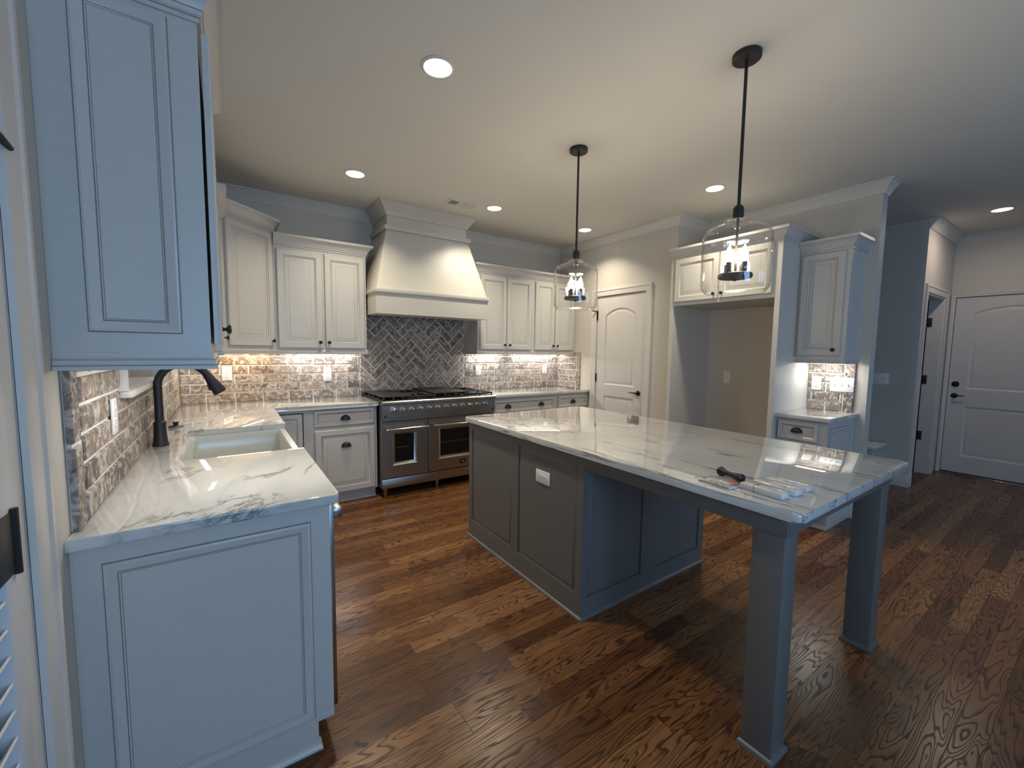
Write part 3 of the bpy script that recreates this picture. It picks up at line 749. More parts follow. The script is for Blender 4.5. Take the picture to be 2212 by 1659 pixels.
# --- under-cabinet light bars
led(-0.125, -0.09, 1.60, 1.84, UB-.016, 'light bar under the near end of the nearest upper cabinet', p=0.95)
led(-0.125, -0.09, 1.93, 2.06, UB-.016, 'short light bar under the far end of the nearest upper cabinet', p=0.55)
led(-0.24, -0.205, 3.31, 3.65, 1.38, 'light bar under the cabinet between window and corner', p=1.0)
led(-0.225, -0.19, 4.03, 4.31, 1.38, 'light bar on the wall side under the diagonal corner cabinet', p=0.9)
led(-0.10, 0.31, 4.385, 4.42, 1.38, 'warm light bar at the back under the diagonal corner cabinet', 'ledwarm', (1.0, 0.66, 0.36), 1.8)
led(0.45, 1.08, 4.385, 4.42, 1.38, 'light bar under the cabinet left of the hood', p=3.0)
led(2.47, 2.87, 4.385, 4.42, 1.385, 'light bar under the cabinet right of the hood', p=2.5)
led(3.05, 3.80, 4.385, 4.42, 1.385, 'longest light bar, under the cabinet by the pantry wall', p=3.6)
led(4.235, 4.268, 1.31, 1.54, 1.36, 'light bar under the nook cabinet', p=2.0)

# --- refrigerator bay
t = thing('refrigerator_enclosure', 'tall white refrigerator surround with two doors above an empty bay', 'cabinet', (4.07, 2.11, 0))
FXF = 3.74; F = fx_(FXF, 0, 0, -1)
bm = B(); box(bm, FXF, XN-.0005, 1.6015, 1.642, 0, 2.345); obj('side_panel', bm, 'cab', t)
bm = B(); box(bm, FXF, XN-.0005, 2.585, 2.625, 0, 2.345); obj('side_panel', bm, 'cab', t)
bm = B(); box(bm, FXF, XN-.0005, 1.6425, 2.5845, 1.872, 2.345); obj('cabinet_box', bm, 'cab', t)
door_part(F, -2.572, -2.122, 1.905, 2.325, t, k=(-2.155, 1.952)); door_part(F, -2.112, -1.660, 1.905, 2.325, t, k=(-2.080, 1.952))
bm = B(); box(bm, XN-.03, XN-.0005, 1.6425, 2.5845, 1.838, 1.8715); obj('cleat', bm, 'cab', t)
path = [(FXF, 2.625), (FXF, 1.6015), (XN-.001, 1.6015)]; path.reverse()
crown_part(path, 2.330, t)

# ================================================================== range hood
t = thing('range_hood', 'white tapered range hood centred over the range', 'range hood', (1.75, 4.2, 1.733))
bm = B(); box(bm, 1.150, 2.345, 3.895, 4.1775, 1.735, 1.93)
r = [f for f in bm.faces if f.normal.z < -0.9]
obj('skirt', bm, 'hood', t)
bm = B(); box(bm, 1.160, 2.335, 3.92, YB-.0005, 1.80, 1.928); box(bm, 1.30, 2.19, 3.96, 4.40, 1.785, 1.80, mi=1); obj('liner', bm, ['enamel', 'steel'], t)
def hood_ring(x0, x1, yf, z): return [(x0, yf, z), (x1, yf, z), (x1, YB-.0005, z), (x0, YB-.0005, z)]
def hood_solid(bm, rings):
    vv = [[bm.verts.new(p) for p in r] for r in rings]
    for a, b in zip(vv, vv[1:]):
        for k in range(4): bm.faces.new((a[k], a[(k+1) % 4], b[(k+1) % 4], b[k]))
    bm.faces.new(list(reversed(vv[0]))); bm.faces.new(vv[-1])
bm = B(); box(bm, 1.139, 2.360, 3.881, 4.1775, 1.930, 1.968, 0.003); obj('lower_band', bm, 'hood', t)
bm = B(); hood_solid(bm, [hood_ring(1.158, 2.337, 3.900, 1.9685), hood_ring(1.302, 2.180, 4.048, 2.555)]); obj('tapered_body', bm, 'hood', t)
bm = B(); sweep(bm, zframe(0, 0, 2.545), [(2.180, YB-.001), (2.180, 4.048), (1.302, 4.048), (1.302, YB-.001)], [(0, 0), (0.024, 0), (0.024, 0.042), (-0.002, 0.042)]); obj('upper_band', bm, 'hood', t)
bm = B(); hood_solid(bm, [hood_ring(HX0, HX1, HY, 2.556), hood_ring(HX0, HX1, HY, ZC-.001)]); obj('chimney', bm, 'hood', t)
bm = B(); sweep(bm, FC, [(HX1, YB-.001), (HX1, HY), (HX0, HY), (HX0, YB-.001)], [(0, -0.115), (0.012, -0.115), (0.016, -0.10), (0.03, -0.08), (0.062, -0.035), (0.075, -0.025), (0.082, -0.014), (0.095, -0.012), (0.095, -0.001), (0, -0.001)]); obj('crown_molding', bm, 'hood', t)

# ================================================================== base cabinets
def base_box(t, x0, x1, y0, y1, front, toe=0.07):
    bm = B(); box(bm, x0, x1, y0, y1, 0.10, 0.8815)
    k = dict(x0=x0, x1=x1, y0=y0, y1=y1)
    if front == '-y': k['y0'] += toe
    if front == '+x': k['x1'] -= toe
    if front == '-x': k['x0'] += toe
    box(bm, k['x0'], k['x1'], k['y0'], k['y1'], 0.0, 0.0995)
    return obj('cabinet_box', bm, 'cab', t)
# panelled end of the left run
t = thing('cabinet_end_panel', 'white panelled end of the sink-wall counter facing the camera', 'cabinet', (-0.04, 1.505, 0))
bm = B(); extrude = [(XL+.0005, 0.0), (0.222, 0.0), (0.222, 0.10), (0.274, 0.10), (0.274, 0.8815), (XL+.0005, 0.8815)]
Fe = fy_(0, 1.497)
fr_ = [bm.verts.new(Fe.P(a, b, 0)) for a, b in extrude]; bk_ = [bm.verts.new(Fe.P(a, b, -0.018)) for a, b in extrude]
bm.faces.new(fr_); bm.faces.new(list(reversed(bk_)))
for k in range(6): bm.faces.new((fr_[k], fr_[(k+1) % 6], bk_[(k+1) % 6], bk_[k]))
obj('panel_board', bm, 'cab', t)
bm = B(); panel(bm, Fe, -0.295, 0.214, 0.118, 0.827, [(0, .0005, 1), (.003, .005, 0), (.010, .0075, 0), (.026, .003, 0), (.030, .0015, 1), (.033, .003, 0), (.036, .0012, 1), (.038, .001, 0)]); obj('applied_panel', bm, ['cab', 'glaze'], t)
bm = B(); sweep(bm, FZ, [(0.222, 1.53), (0.222, 1.497), (XL+.001, 1.497)], [(0, 0.0005), (0.012, 0.0005), (0.012, 0.006), (0.008, 0.014), (0, 0.019)]); obj('shoe_molding', bm, 'cab', t)
# dishwasher
t = thing('dishwasher', 'stainless dishwasher seen edge-on beside the panelled counter end', 'dishwasher', (0.0, 1.82, 0))
bm = B(); box(bm, -0.28, 0.262, 1.518, 2.118, 0.10, 0.872); box(bm, -0.25, 0.20, 1.53, 2.105, 0.0, 0.0995); obj('tub', bm, 'enamel', t)
bm = B(); box(bm, 0.2625, 0.292, 1.520, 2.116, 0.115, 0.870, 0.003); d = obj('front_panel', bm, 'steel', t)
bm = B(); box(bm, 0.292, 0.3225, 1.535, 2.10, 0.805, 0.842, 0.004); obj('handle', bm, 'steel', d)
# sink base, corner
t = thing('base_cabinet', 'white sink base cabinet under the apron sink', 'cabinet', (-0.04, 2.65, 0), 'base cabinets')
bm = B(); box(bm, XL+.0005, 0.272, 2.122, 3.175, 0.10, 0.64); box(bm, XL+.0005, 0.272, 2.122, 2.225, 0.64, 0.8815); box(bm, XL+.0005, 0.272, 3.075, 3.175, 0.64, 0.8815); box(bm, XL+.0005, 0.202, 2.122, 3.175, 0, 0.0995); obj('cabinet_box', bm, 'cab', t)
F = fx_(0.272, 0)
door_part(F, 2.145, 2.643, 0.12, 0.615, t, k=(2.612, 0.565)); door_part(F, 2.653, 3.155, 0.12, 0.615, t, k=(2.684, 0.565))
t = thing('base_cabinet', 'white corner base cabinet between sink and range wall, narrow inset door', 'cabinet', (0.1, 3.85, 0), 'base cabinets')
bm = B(); extrude_poly(bm, [(XL+.0005, 3.176), (0.272, 3.176), (0.272, 3.895), (0.560, 3.895), (0.560, YB-.0005), (XL+.0005, YB-.0005)], 0.10, 0.8815)
extrude_poly(bm, [(XL+.0005, 3.176), (0.202, 3.176), (0.202, 3.965), (0.560, 3.965), (0.560, YB-.0005), (XL+.0005, YB-.0005)], 0.0, 0.0995); obj('cabinet_box', bm, 'cab', t)
F = fy_(0, 3.895)
bm = B(); fbox(bm, F, 0.285, 0.522, 0.11, 0.853, 0.0005, 0.0015); obj('door_gap_shade', bm, 'dark', t)  # black sheet behind the inset door, painted shade for the slit around it
door_part(F, 0.290, 0.5135, 0.115, 0.846, t, c=0.0016, P=prof(0.72, [(i, n*0.75, m) for i, n, m in RAISED]))
# drawer unit left of range
t = thing('base_cabinet', 'white base cabinet left of the range, drawer over deep pull-out, two cup pulls', 'cabinet', (0.85, 4.2, 0), 'base cabinets')
base_box(t, 0.5605, 1.141, 3.895, YB-.0005, '-y')
door_part(F, 0.602, 1.118, 0.718, 0.866, t, P=DRAWER, k=(0.861, 0.770), name='drawer', hardware='cup'); door_part(F, 0.605, 1.120, 0.112, 0.690, t, k=(0.863, 0.526), name='drawer', hardware='cup')
bm = B(); sweep(bm, FZ, [(1.141, 3.965), (0.5605, 3.965)], [(0, 0.0005), (0.012, 0.0005), (0.012, 0.006), (0.008, 0.014), (0, 0.019)]); obj('shoe_molding', bm, 'cab', t)
# units right of range
t = thing('base_cabinet', 'white base cabinet right of the range, wide drawer with two cup pulls', 'cabinet', (2.85, 4.2, 0), 'base cabinets')
base_box(t, 2.395, 3.332, 3.895, YB-.0005, '-y')
door_part(F, 2.425, 3.300, 0.706, 0.848, t, P=DRAWER, k=[(2.618, 0.757), (3.100, 0.757)], name='drawer', hardware='cup')
door_part(F, 2.425, 2.857, 0.112, 0.678, t, k=(2.83, 0.63)); door_part(F, 2.867, 3.300, 0.112, 0.678, t, k=(2.895, 0.63))
t = thing('base_cabinet', 'narrow white base cabinet in the pantry corner, one cup pull', 'cabinet', (3.6, 4.2, 0), 'base cabinets')
base_box(t, 3.3325, XR-.0005, 3.895, YB-.0005, '-y')
door_part(F, 3.364, 3.856, 0.706, 0.850, t, P=DRAWER, k=(3.612, 0.757), name='drawer', hardware='cup'); door_part(F, 3.364, 3.856, 0.112, 0.678, t, k=(3.395, 0.63))
# nook base
t = thing('base_cabinet', 'small white base cabinet in the nook beside the refrigerator bay', 'cabinet', (4.1, 1.42, 0), 'base cabinets')
base_box(t, 3.835, XN-.0005, 1.243, 1.6005, '-x')
F = fx_(3.835, 0, 0, -1)
door_part(F, -1.592, -1.300, 0.705, 0.856, t, P=DRAWER, k=(-1.449, 0.769), name='drawer', hardware='cup'); door_part(F, -1.592, -1.300, 0.112, 0.68, t, k=(-1.33, 0.63))
bm = B(); panel(bm, fy_(0, 1.243), 3.89, 4.36, 0.16, 0.82, [(0, .0005, 1), (.003, .004, 0), (.010, .006, 0), (.026, .002, 0), (.029, .001, 1), (.032, .001, 0)]); obj('side_panel', bm, ['cab', 'glaze'], t)
bm = B(); sweep(bm, FZ, [(XN-.02, 1.243), (3.905, 1.243)], BASE); obj('base_molding', bm, 'cab', t)

# ================================================================== counters
SY0, SY1, SX0 = 2.262, 3.050, -0.200
def rounded(pts, radii, N=6):
    out = []; n = len(pts)
    for i in range(n):
        p0, p1, p2 = Vector(pts[i-1]), Vector(pts[i]), Vector(pts[(i+1) % n]); r = radii[i]
        if r <= 0: out.append((p1.x, p1.y)); continue
        d0 = (p0-p1).normalized(); d1 = (p2-p1).normalized(); ang = d0.angle(d1); tl = r/math.tan(ang/2)
        s = p1+d0*tl; e = p1+d1*tl; c = p1+(d0+d1).normalized()*(r/math.sin(ang/2))
        a0 = math.atan2(s.y-c.y, s.x-c.x); a1 = math.atan2(e.y-c.y, e.x-c.x); da = a1-a0
        while da > PI: da -= 2*PI
        while da < -PI: da += 2*PI
        for k in range(N+1): out.append((c.x+r*math.cos(a0+da*k/N), c.y+r*math.sin(a0+da*k/N)))
    return out
pts = [(XL+.0005, 1.470), (0.302, 1.470), (0.302, SY0), (SX0, SY0), (SX0, SY1), (0.302, SY1), (0.302, 3.855), (1.1525, 3.855), (1.1525, YB-.0005), (XL+.0005, YB-.0005)]
bm = B(); extrude_poly(bm, rounded(pts, [0, .018, .004, .03, .03, .004, .0, .003, 0, 0]), ZT-CT, ZT, 0.004)
tag(recentre(obj('countertop', bm, 'marble')), 'L-shaped white marble countertop around the apron sink', 'countertop', 'marble countertops')
bm = B(); extrude_poly(bm, rounded([(2.385, 3.855), (XR-.0005, 3.855), (XR-.0005, YB-.0005), (2.385, YB-.0005)], [.003, 0, 0, 0]), ZT-CT, ZT, 0.004)
tag(recentre(obj('countertop', bm, 'marble')), 'straight white marble countertop right of the range', 'countertop', 'marble countertops')
bm = B(); extrude_poly(bm, rounded([(3.795, 1.215), (XN-.0005, 1.215), (XN-.0005, 1.6005), (3.795, 1.6005)], [.006, .004, 0, 0]), ZT-CT, ZT, 0.004)
tag(recentre(obj('countertop', bm, 'marble_island')), 'small white marble countertop in the nook under the brick', 'countertop', 'marble countertops')

# ================================================================== sink and faucet
t = thing('apron_sink', 'white fireclay apron sink set into the left counter', 'sink', (0.05, 2.655, 0.645))
bm = B(); x0, x1, y0, y1 = SX0-0.022, 0.298, SY0-0.022, SY1+0.022; zt_, zb = ZT-CT-.0005, 0.645
oa = rounded([(x0, y0), (x1, y0), (x1, y1), (x0, y1)], [.01]*4, 4); ia = rounded([(x0+.03, y0+.03), (x1-.030, y0+.03), (x1-.030, y1-.03), (x0+.03, y1-.03)], [.028]*4, 4)
ib = rounded([(x0+.04, y0+.04), (x1-.04, y0+.04), (x1-.04, y1-.04), (x0+.04, y1-.04)], [.03]*4, 4)
ic = rounded([(x0+.055, y0+.055), (x1-.055, y0+.055), (x1-.055, y1-.055), (x0+.055, y1-.055)], [.03]*4, 4)
loops(bm, zframe(0, 0, 0), [(oa, zb), (oa, zt_-.006), ([(x*0.998, y) for x, y in oa], zt_-.001), (ia, zt_), (ib, zt_-.02), (ib, zb+.045), (ic, zb+.028)], [0]*7)
obj('basin', bm, 'sink', t)
bm = B(); lathe(bm, zframe(0.05, 2.655, zb+.0285), [(0.055, 0), (0.055, .003), (.045, .004), (.02, .002), (0, .002)], 20); obj('drain', bm, 'chrome', t)
t = thing('kitchen_faucet', 'tall black gooseneck pull-down faucet behind the sink', 'faucet', (-0.285, 2.672, ZT))
bm = B(); lathe(bm, zframe(-0.285, 2.672, ZT), [(0.033, 0), (0.034, 0.004), (0.033, 0.010), (0.029, 0.020), (0.026, 0.06), (0.0245, 0.10), (0.0255, 0.112), (0.0255, 0.118), (0.0185, 0.124), (0.0185, 0.18), (0, 0.182)], 24); obj('faucet_body', bm, 'blackmatte', t)
pts = []; cxx, czz, R = -0.285+0.105, ZT+0.300, 0.105
pts = [(-0.285, 2.672, ZT+0.12), (-0.285, 2.672, ZT+0.22), (-0.285, 2.672, ZT+0.28)]
for k in range(0, 15):
    a = PI-math.radians(150)*k/14
    pts.append((cxx+R*math.cos(a), 2.672, czz+R*math.sin(a)))
bm = B(); tube(bm, pts, 0.0178, 16); obj('spout', bm, 'blackmatte', t)
a = PI-math.radians(150); pe = Vector(pts[-1]); dr = Vector((math.sin(a), 0, -math.cos(a)))
bm = B(); tube(bm, [pe-dr*0.002, pe+dr*0.010, pe+dr*0.04, pe+dr*0.105, pe+dr*0.114], [0.0182, 0.020, 0.023, 0.031, 0.028], 18); tube(bm, [pe+dr*0.05+Vector((-.018, 0, -.008)), pe+dr*0.085+Vector((-.027, 0, -.012))], [0.007, 0.007], 8); obj('spray_head', bm, 'blackmatte', t)
bm = B(); tube(bm, [(-0.285, 2.690, ZT+0.075), (-0.285, 2.725, ZT+0.078)], [0.016, 0.014], 14); tube(bm, [(-0.285, 2.722, ZT+0.078), (-0.283, 2.728, ZT+0.12), (-0.28, 2.732, ZT+0.165)], [0.007, 0.006, 0.005], 10); obj('side_handle', bm, 'blackmatte', t)
t = thing('sink_air_switch', 'small black button flange on the counter behind the faucet', 'switch', (-0.272, 3.26, ZT))
bm = B(); lathe(bm, zframe(-0.272, 3.26, ZT), [(0.038, 0), (0.037, 0.004), (0.026, 0.008), (0.0, 0.008)], 20); obj('flange', bm, 'blackmatte', t)
bm = B(); lathe(bm, zframe(-0.272, 3.26, ZT+.0075), [(0.013, 0), (0.012, 0.010), (0.018, 0.018), (0.017, 0.022), (0, 0.023)], 16); obj('button', bm, 'blackmatte', t)

# ================================================================== range
RX0, RX1 = 1.1575, 2.3765
t = thing('kitchen_range', 'wide stainless double-oven gas range with twelve knobs under the hood', 'range', (1.767, 4.15, 0))
bm = B(); box(bm, RX0, RX1, 3.83, 4.478, 0.10, 0.905); obj('oven_body', bm, 'steel', t)
bm = B()
pf = [(3.83, 0.742), (3.778, 0.742), (3.778, 0.884), (3.768, 0.890), (3.760, 0.900), (3.760, 0.916), (3.768, 0.9245), (3.83, 0.9245)]
r1 = [bm.verts.new((RX0, y, z)) for y, z in pf]; r2 = [bm.verts.new((RX1, y, z)) for y, z in pf]
for k in range(len(pf)): bm.faces.new((r1[k], r1[(k+1) % len(pf)], r2[(k+1) % len(pf)], r2[k]))
bm.faces.new(r1); bm.faces.new(list(reversed(r2)))
cp = obj('control_panel', bm, 'steel', t)
nrm = Vector((0, -0.138, -0.013)).normalized(); Fk = Fr((0, 0, 0), (1, 0, 0), (0, 0, 1), (0, -1, 0))
for k in range(12):
    x = 1.262+0.0899*k; yk = 3.778
    s = 1.3 if k == 0 else 1.0
    bm = B(); Fq = Fr((x, yk+.001, 0.836), (1, 0, 0), (0, 0, 1), (0, -1, 0))
    lathe(bm, Fq, [(0.027*s, 0), (0.027*s, 0.006), (0.023*s, 0.010), (0.019*s, 0.012), (0.0175*s, 0.032), (0.015*s, 0.036), (0, 0.0365)], 22)
    fbox(bm, Fq, -0.0055, 0.0055, -0.021*s, 0.021*s, 0.012, 0.046, 0.002)
    obj('knob', bm, 'chrome', cp)
    bm = B(); fbox(bm, Fk, x-0.009, x+0.009, 0.8685, 0.8705, -3.7790, -3.7777); obj('dial_mark', bm, 'enamel', cp)
for x in (1.186, 2.345):
    bm = B(); fbox(bm, Fk, x-0.008, x+0.008, 0.768, 0.797, -3.783, -3.7775, 0.001); obj('rocker_switch', bm, 'enamel', cp)
FO = fy_(0, 3.8305)
def oven_door(a0, a1, w0, w1, h0, h1):
    bm = B()
    lp = [(rect(a0, a1, 0.192, 0.730), 0.0), (rect(a0, a1, 0.192, 0.730), 0.026), (rect(a0, a1, 0.192, 0.730, 0.004), 0.030)]
    lp += [(rect(w0-0.028, w1+0.030, 0.308, 0.622), 0.030), (rect(w0-0.026, w1+0.028, 0.310, 0.620), 0.033), (rect(w0, w1, 0.337, 0.604), 0.017)]
    loops(bm, FO, lp, [0]*5+[0])
    d = obj('oven_door', bm, 'steel', t)
    bm = B(); fbox(bm, FO, w0+0.0005, w1-0.0005, 0.3375, 0.6035, 0.0172, 0.0185); obj('oven_window', bm, 'ovenglass', d)
    bm = B()
    tube(bm, [FO.P(h0, 0.662, 0.085), FO.P(h1, 0.662, 0.085)], 0.0115, 14)
    for x in (h0+0.03, h1-0.03): tube(bm, [FO.P(x, 0.662, 0.029), FO.P(x, 0.662, 0.085)], 0.008, 10)
    obj('door_handle', bm, 'chrome', d)
    bm = B()
    for zz in (0.47, 0.478): fbox(bm, FO, w0+0.006, w0+(w1-w0)*0.7, zz, zz+0.002, 0.0186, 0.0189)
    obj('oven_rack', bm, 'steel', d)
    return d
oven_door(1.159, 1.613, 1.284, 1.473, 1.185, 1.600)
dr_ = oven_door(1.623, 2.375, 1.752, 2.248, 1.655, 2.345)
bm = B(); fbox(bm, FO, 1.965, 2.035, 0.228, 0.278, 0.0302, 0.034, 0.001); bd = obj('badge', bm, 'badge', dr_)
bm = B(); N = 14
for k in range(N):
    a0, a1 = PI*1.08*k/N-0.12, PI*1.08*(k+1)/N-0.12
    ps = [(2.0+r*math.cos(a), 0.247+r*1.1*math.sin(a)) for r, a in ((0.010, a0), (0.0175, a0), (0.0175, a1), (0.010, a1))]
    loops(bm, FO, [(ps, 0.0340), (ps, 0.0348)], [0, 0])
for ps in ([(1.988, 0.238), (1.993, 0.236), (2.001, 0.252), (1.996, 0.254)], [(2.003, 0.252), (2.008, 0.254), (2.020, 0.238), (2.013, 0.235)]):
    loops(bm, FO, [(ps, 0.0340), (ps, 0.0348)], [0, 0])
obj('emblem', bm, 'emblem', bd)
bm = B(); fbox(bm, FO, RX0+.001, RX1-.001, 0.095, 0.183, 0.0, 0.028, 0.003); obj('kick_plate', bm, 'steel', t)
for x in (1.205, 1.732, 1.80, 2.33):
    for y in ((3.86, 4.42) if x in (1.205, 2.33) else (3.86,)):
        if x == 1.80: continue
        bm = B(); lathe(bm, zframe(x, y, 0), [(0.014, 0), (0.016, 0.004), (0.021, 0.095), (0.028, 0.0995)], 14); obj('leg', bm, 'steel', t)
bm = B(); box(bm, RX0+.002, RX1-.002, 3.8305, 4.478, 0.9055, 0.925); box(bm, RX0+.002, RX1-.002, 4.44, 4.478, 0.925, 0.955, 0.003); ck = obj('cooktop', bm, 'enamel', t)
def grate(x0, x1, y0, y1, z0, z1, parent, burners=True):
    bm = B(); w = 0.012
    for a, b in ((x0, x0+w), (x1-w, x1)): box(bm, a, b, y0, y1, z1-0.016, z1, 0.002)
    for a, b in ((y0, y0+w), (y1-w, y1), ((y0+y1)/2-w/2, (y0+y1)/2+w/2)): box(bm, x0, x1, a, b, z1-0.016, z1, 0.002)
    for x in (x0, (x0+x1)/2-w/2, x1-w):
        for y in (y0, (y0+y1)/2-w/2, y1-w): box(bm, x, x+w, y, y+w, z0, z1-0.01, 0.001)
    for yc in ((y0*3+y1)/4, (y0+3*y1)/4):
        xc = (x0+x1)/2; L = 0.25*(y1-y0)
        for k in range(4):
            a = PI/4+PI/2*k; p0 = Vector((xc+0.028*math.cos(a), yc+0.028*math.sin(a), z1+0.006)); p1 = Vector((xc+(x1-x0)*0.48*math.cos(a)*1.0, yc+L*0.95*math.sin(a), z1-0.004))
            tube(bm, [p0, p1], [0.005, 0.0065], 6)
        for sgn in (-1, 1):
            tube(bm, [(xc+sgn*0.03, yc, z1+0.004), (xc+sgn*(x1-x0)/2-sgn*w/2, yc, z1-0.004)], [0.005, 0.0065], 6)
    g = obj('burner_grate', bm, 'iron', parent)
    for yc in ((y0*3+y1)/4, (y0+3*y1)/4):
        bm = B(); lathe(bm, zframe((x0+x1)/2, yc, z0), [(0.050, 0), (0.050, 0.010), (0.036, 0.012), (0.036, 0.020), (0.030, 0.023), (0, 0.024)], 18); obj('burner_cap', bm, 'iron', parent)
    return g
def griddle(x0, x1, y0, y1, z0, z1, parent):
    bm = B()
    box(bm, x0, x1, y0, y1, z1-0.012, z1, 0.004); w = 0.016
    for k in range(4):
        xa = x0+(x1-x0-w)*k/3; box(bm, xa, xa+w, y0, y0+w, z0, z1-0.011, 0.002); box(bm, xa, xa+w, y1-w, y1, z0, z1-0.011, 0.002)
    for k in range(1, 4):
        ya = y0+(y1-y0-w)*k/4; box(bm, x0, x0+w, ya, ya+w, z0, z1-0.011, 0.002); box(bm, x1-w, x1, ya, ya+w, z0, z1-0.011, 0.002)
    box(bm, x0, x1, y0, y0+0.010, z0+0.0, z0+0.008); box(bm, x0, x0+0.010, y0, y1, z0+0.0, z0+0.008)
    return obj('griddle_plate', bm, 'iron', parent)
griddle(1.175, 1.462, 3.80, 4.43, 0.9255, 0.9665, ck)
grate(1.468, 1.690, 3.82, 4.43, 0.9255, 0.962, ck)
griddle(1.696, 2.050, 3.83, 4.43, 0.9255, 0.978, ck)
grate(2.056, 2.360, 3.81, 4.43, 0.9255, 0.958, ck)

# ================================================================== island
IX0, IX1, IY0, IY1 = 1.478, 2.600, 1.497, 2.708
t = thing('kitchen_island', 'charcoal panelled kitchen island with two square legs carrying its overhang', 'island', (2.03, 1.62, 0))
RC = 0.010
bm = B(); box(bm, IX0+RC, IX1, IY0+RC, IY1, 0, 0.8815); obj('cabinet_box', bm, 'island', t)
IPR = [(0.0005, -RC+.0002, 0), (.004, -RC+.001, 0), (.006, -.0085, 0), (.026, -.0012, 0), (.028, -.0012, 0)]
IP = [(0, .0005, 0), (.0015, .0035, 0), (.004, .004, 0), (.007, .0015, 1), (.010, .0015, 0), (.026, .0085, 0), (.028, .0085, 0)]
def framed(F, a0, a1, holes, nm):
    bm = B(); wallgrid(bm, F, a0, a1, 0, 0.8815, RC-.0002, holes); obj('face_frame', bm, 'island', t)
    for h in holes:
        bm = B(); panel(bm, F, *h, IPR, back=False); obj(nm, bm, 'island', t)
framed(fx_(IX0, 0, 0, -1), -IY1, -IY0, [(-2.662, -2.142, 0.136, 0.822), (-2.070, -1.545, 0.136, 0.822)], 'side_panel')
framed(fy_(0, IY0), IX0+RC, IX1, [(1.515, 1.960, 0.112, 0.80), (2.092, 2.545, 0.112, 0.80)], 'end_panel')
# kitchen side: doors facing the nook
F = fx_(IX1, 0)
for a0, a1 in ((1.53, 2.09), (2.12, 2.68)):
    bm = B(); panel(bm, F, a0, a1, 0.13, 0.82, IP); d = obj('cabinet_door', bm, ['island', 'dark'], t); knob(F, a1-0.04, 0.76, 0.0085, d)  # groove band coloured black to stand for its shade
bm = B(); sweep(bm, FZ, [(IX0, IY0), (IX0, IY1), (IX1, IY1), (IX1, IY0)], [(0, 0.0005), (0.011, 0.0005), (0.011, 0.006), (0.008, 0.013), (0, 0.018)], closed=True)
obj('shoe_molding', bm, 'island', t)
LG = [(1.4775, 1.5965, 0.565, 0.6855), (2.463, 2.583, 0.565, 0.6855)]
for x0, x1, y0, y1 in LG:
    bm = B(); box(bm, x0+.009, x1-.009, y0+.009, y1-.009, 0, 0.8815, 0.002); l = obj('leg', bm, 'island', t)
    bm = B(); sweep(bm, FZ, [(x0+.009, y0+.009), (x0+.009, y1-.009), (x1-.009, y1-.009), (x1-.009, y0+.009)], [(0, 0.0005), (0.010, 0.0005), (0.010, 0.010), (0.007, 0.017), (0, 0.021)], closed=True); obj('plinth', bm, 'island', l)
AZ = 0.812
bm = B(); box(bm, 1.4785, 1.500, 0.566, IY0-.0005, AZ, 0.8815, 0.001); obj('apron_rail', bm, 'island', t)
bm = B(); box(bm, 2.560, 2.582, 0.566, IY0-.0005, AZ, 0.8815, 0.001); obj('apron_rail', bm, 'island', t)
bm = B(); box(bm, 1.5005, 2.5595, 0.566, 0.588, AZ, 0.8815, 0.001); obj('apron_rail', bm, 'island', t)
bm = B(); extrude_poly(bm, rounded([(1.4416, 0.516), (2.612, 0.516), (2.612, 2.7247), (1.4416, 2.7247)], [.028]*4), ZT-CT, ZT, 0.008, seg=3)
tag(recentre(obj('countertop', bm, 'marble_island')), 'large white marble island top with fine straight grey veins', 'countertop', 'marble countertops')

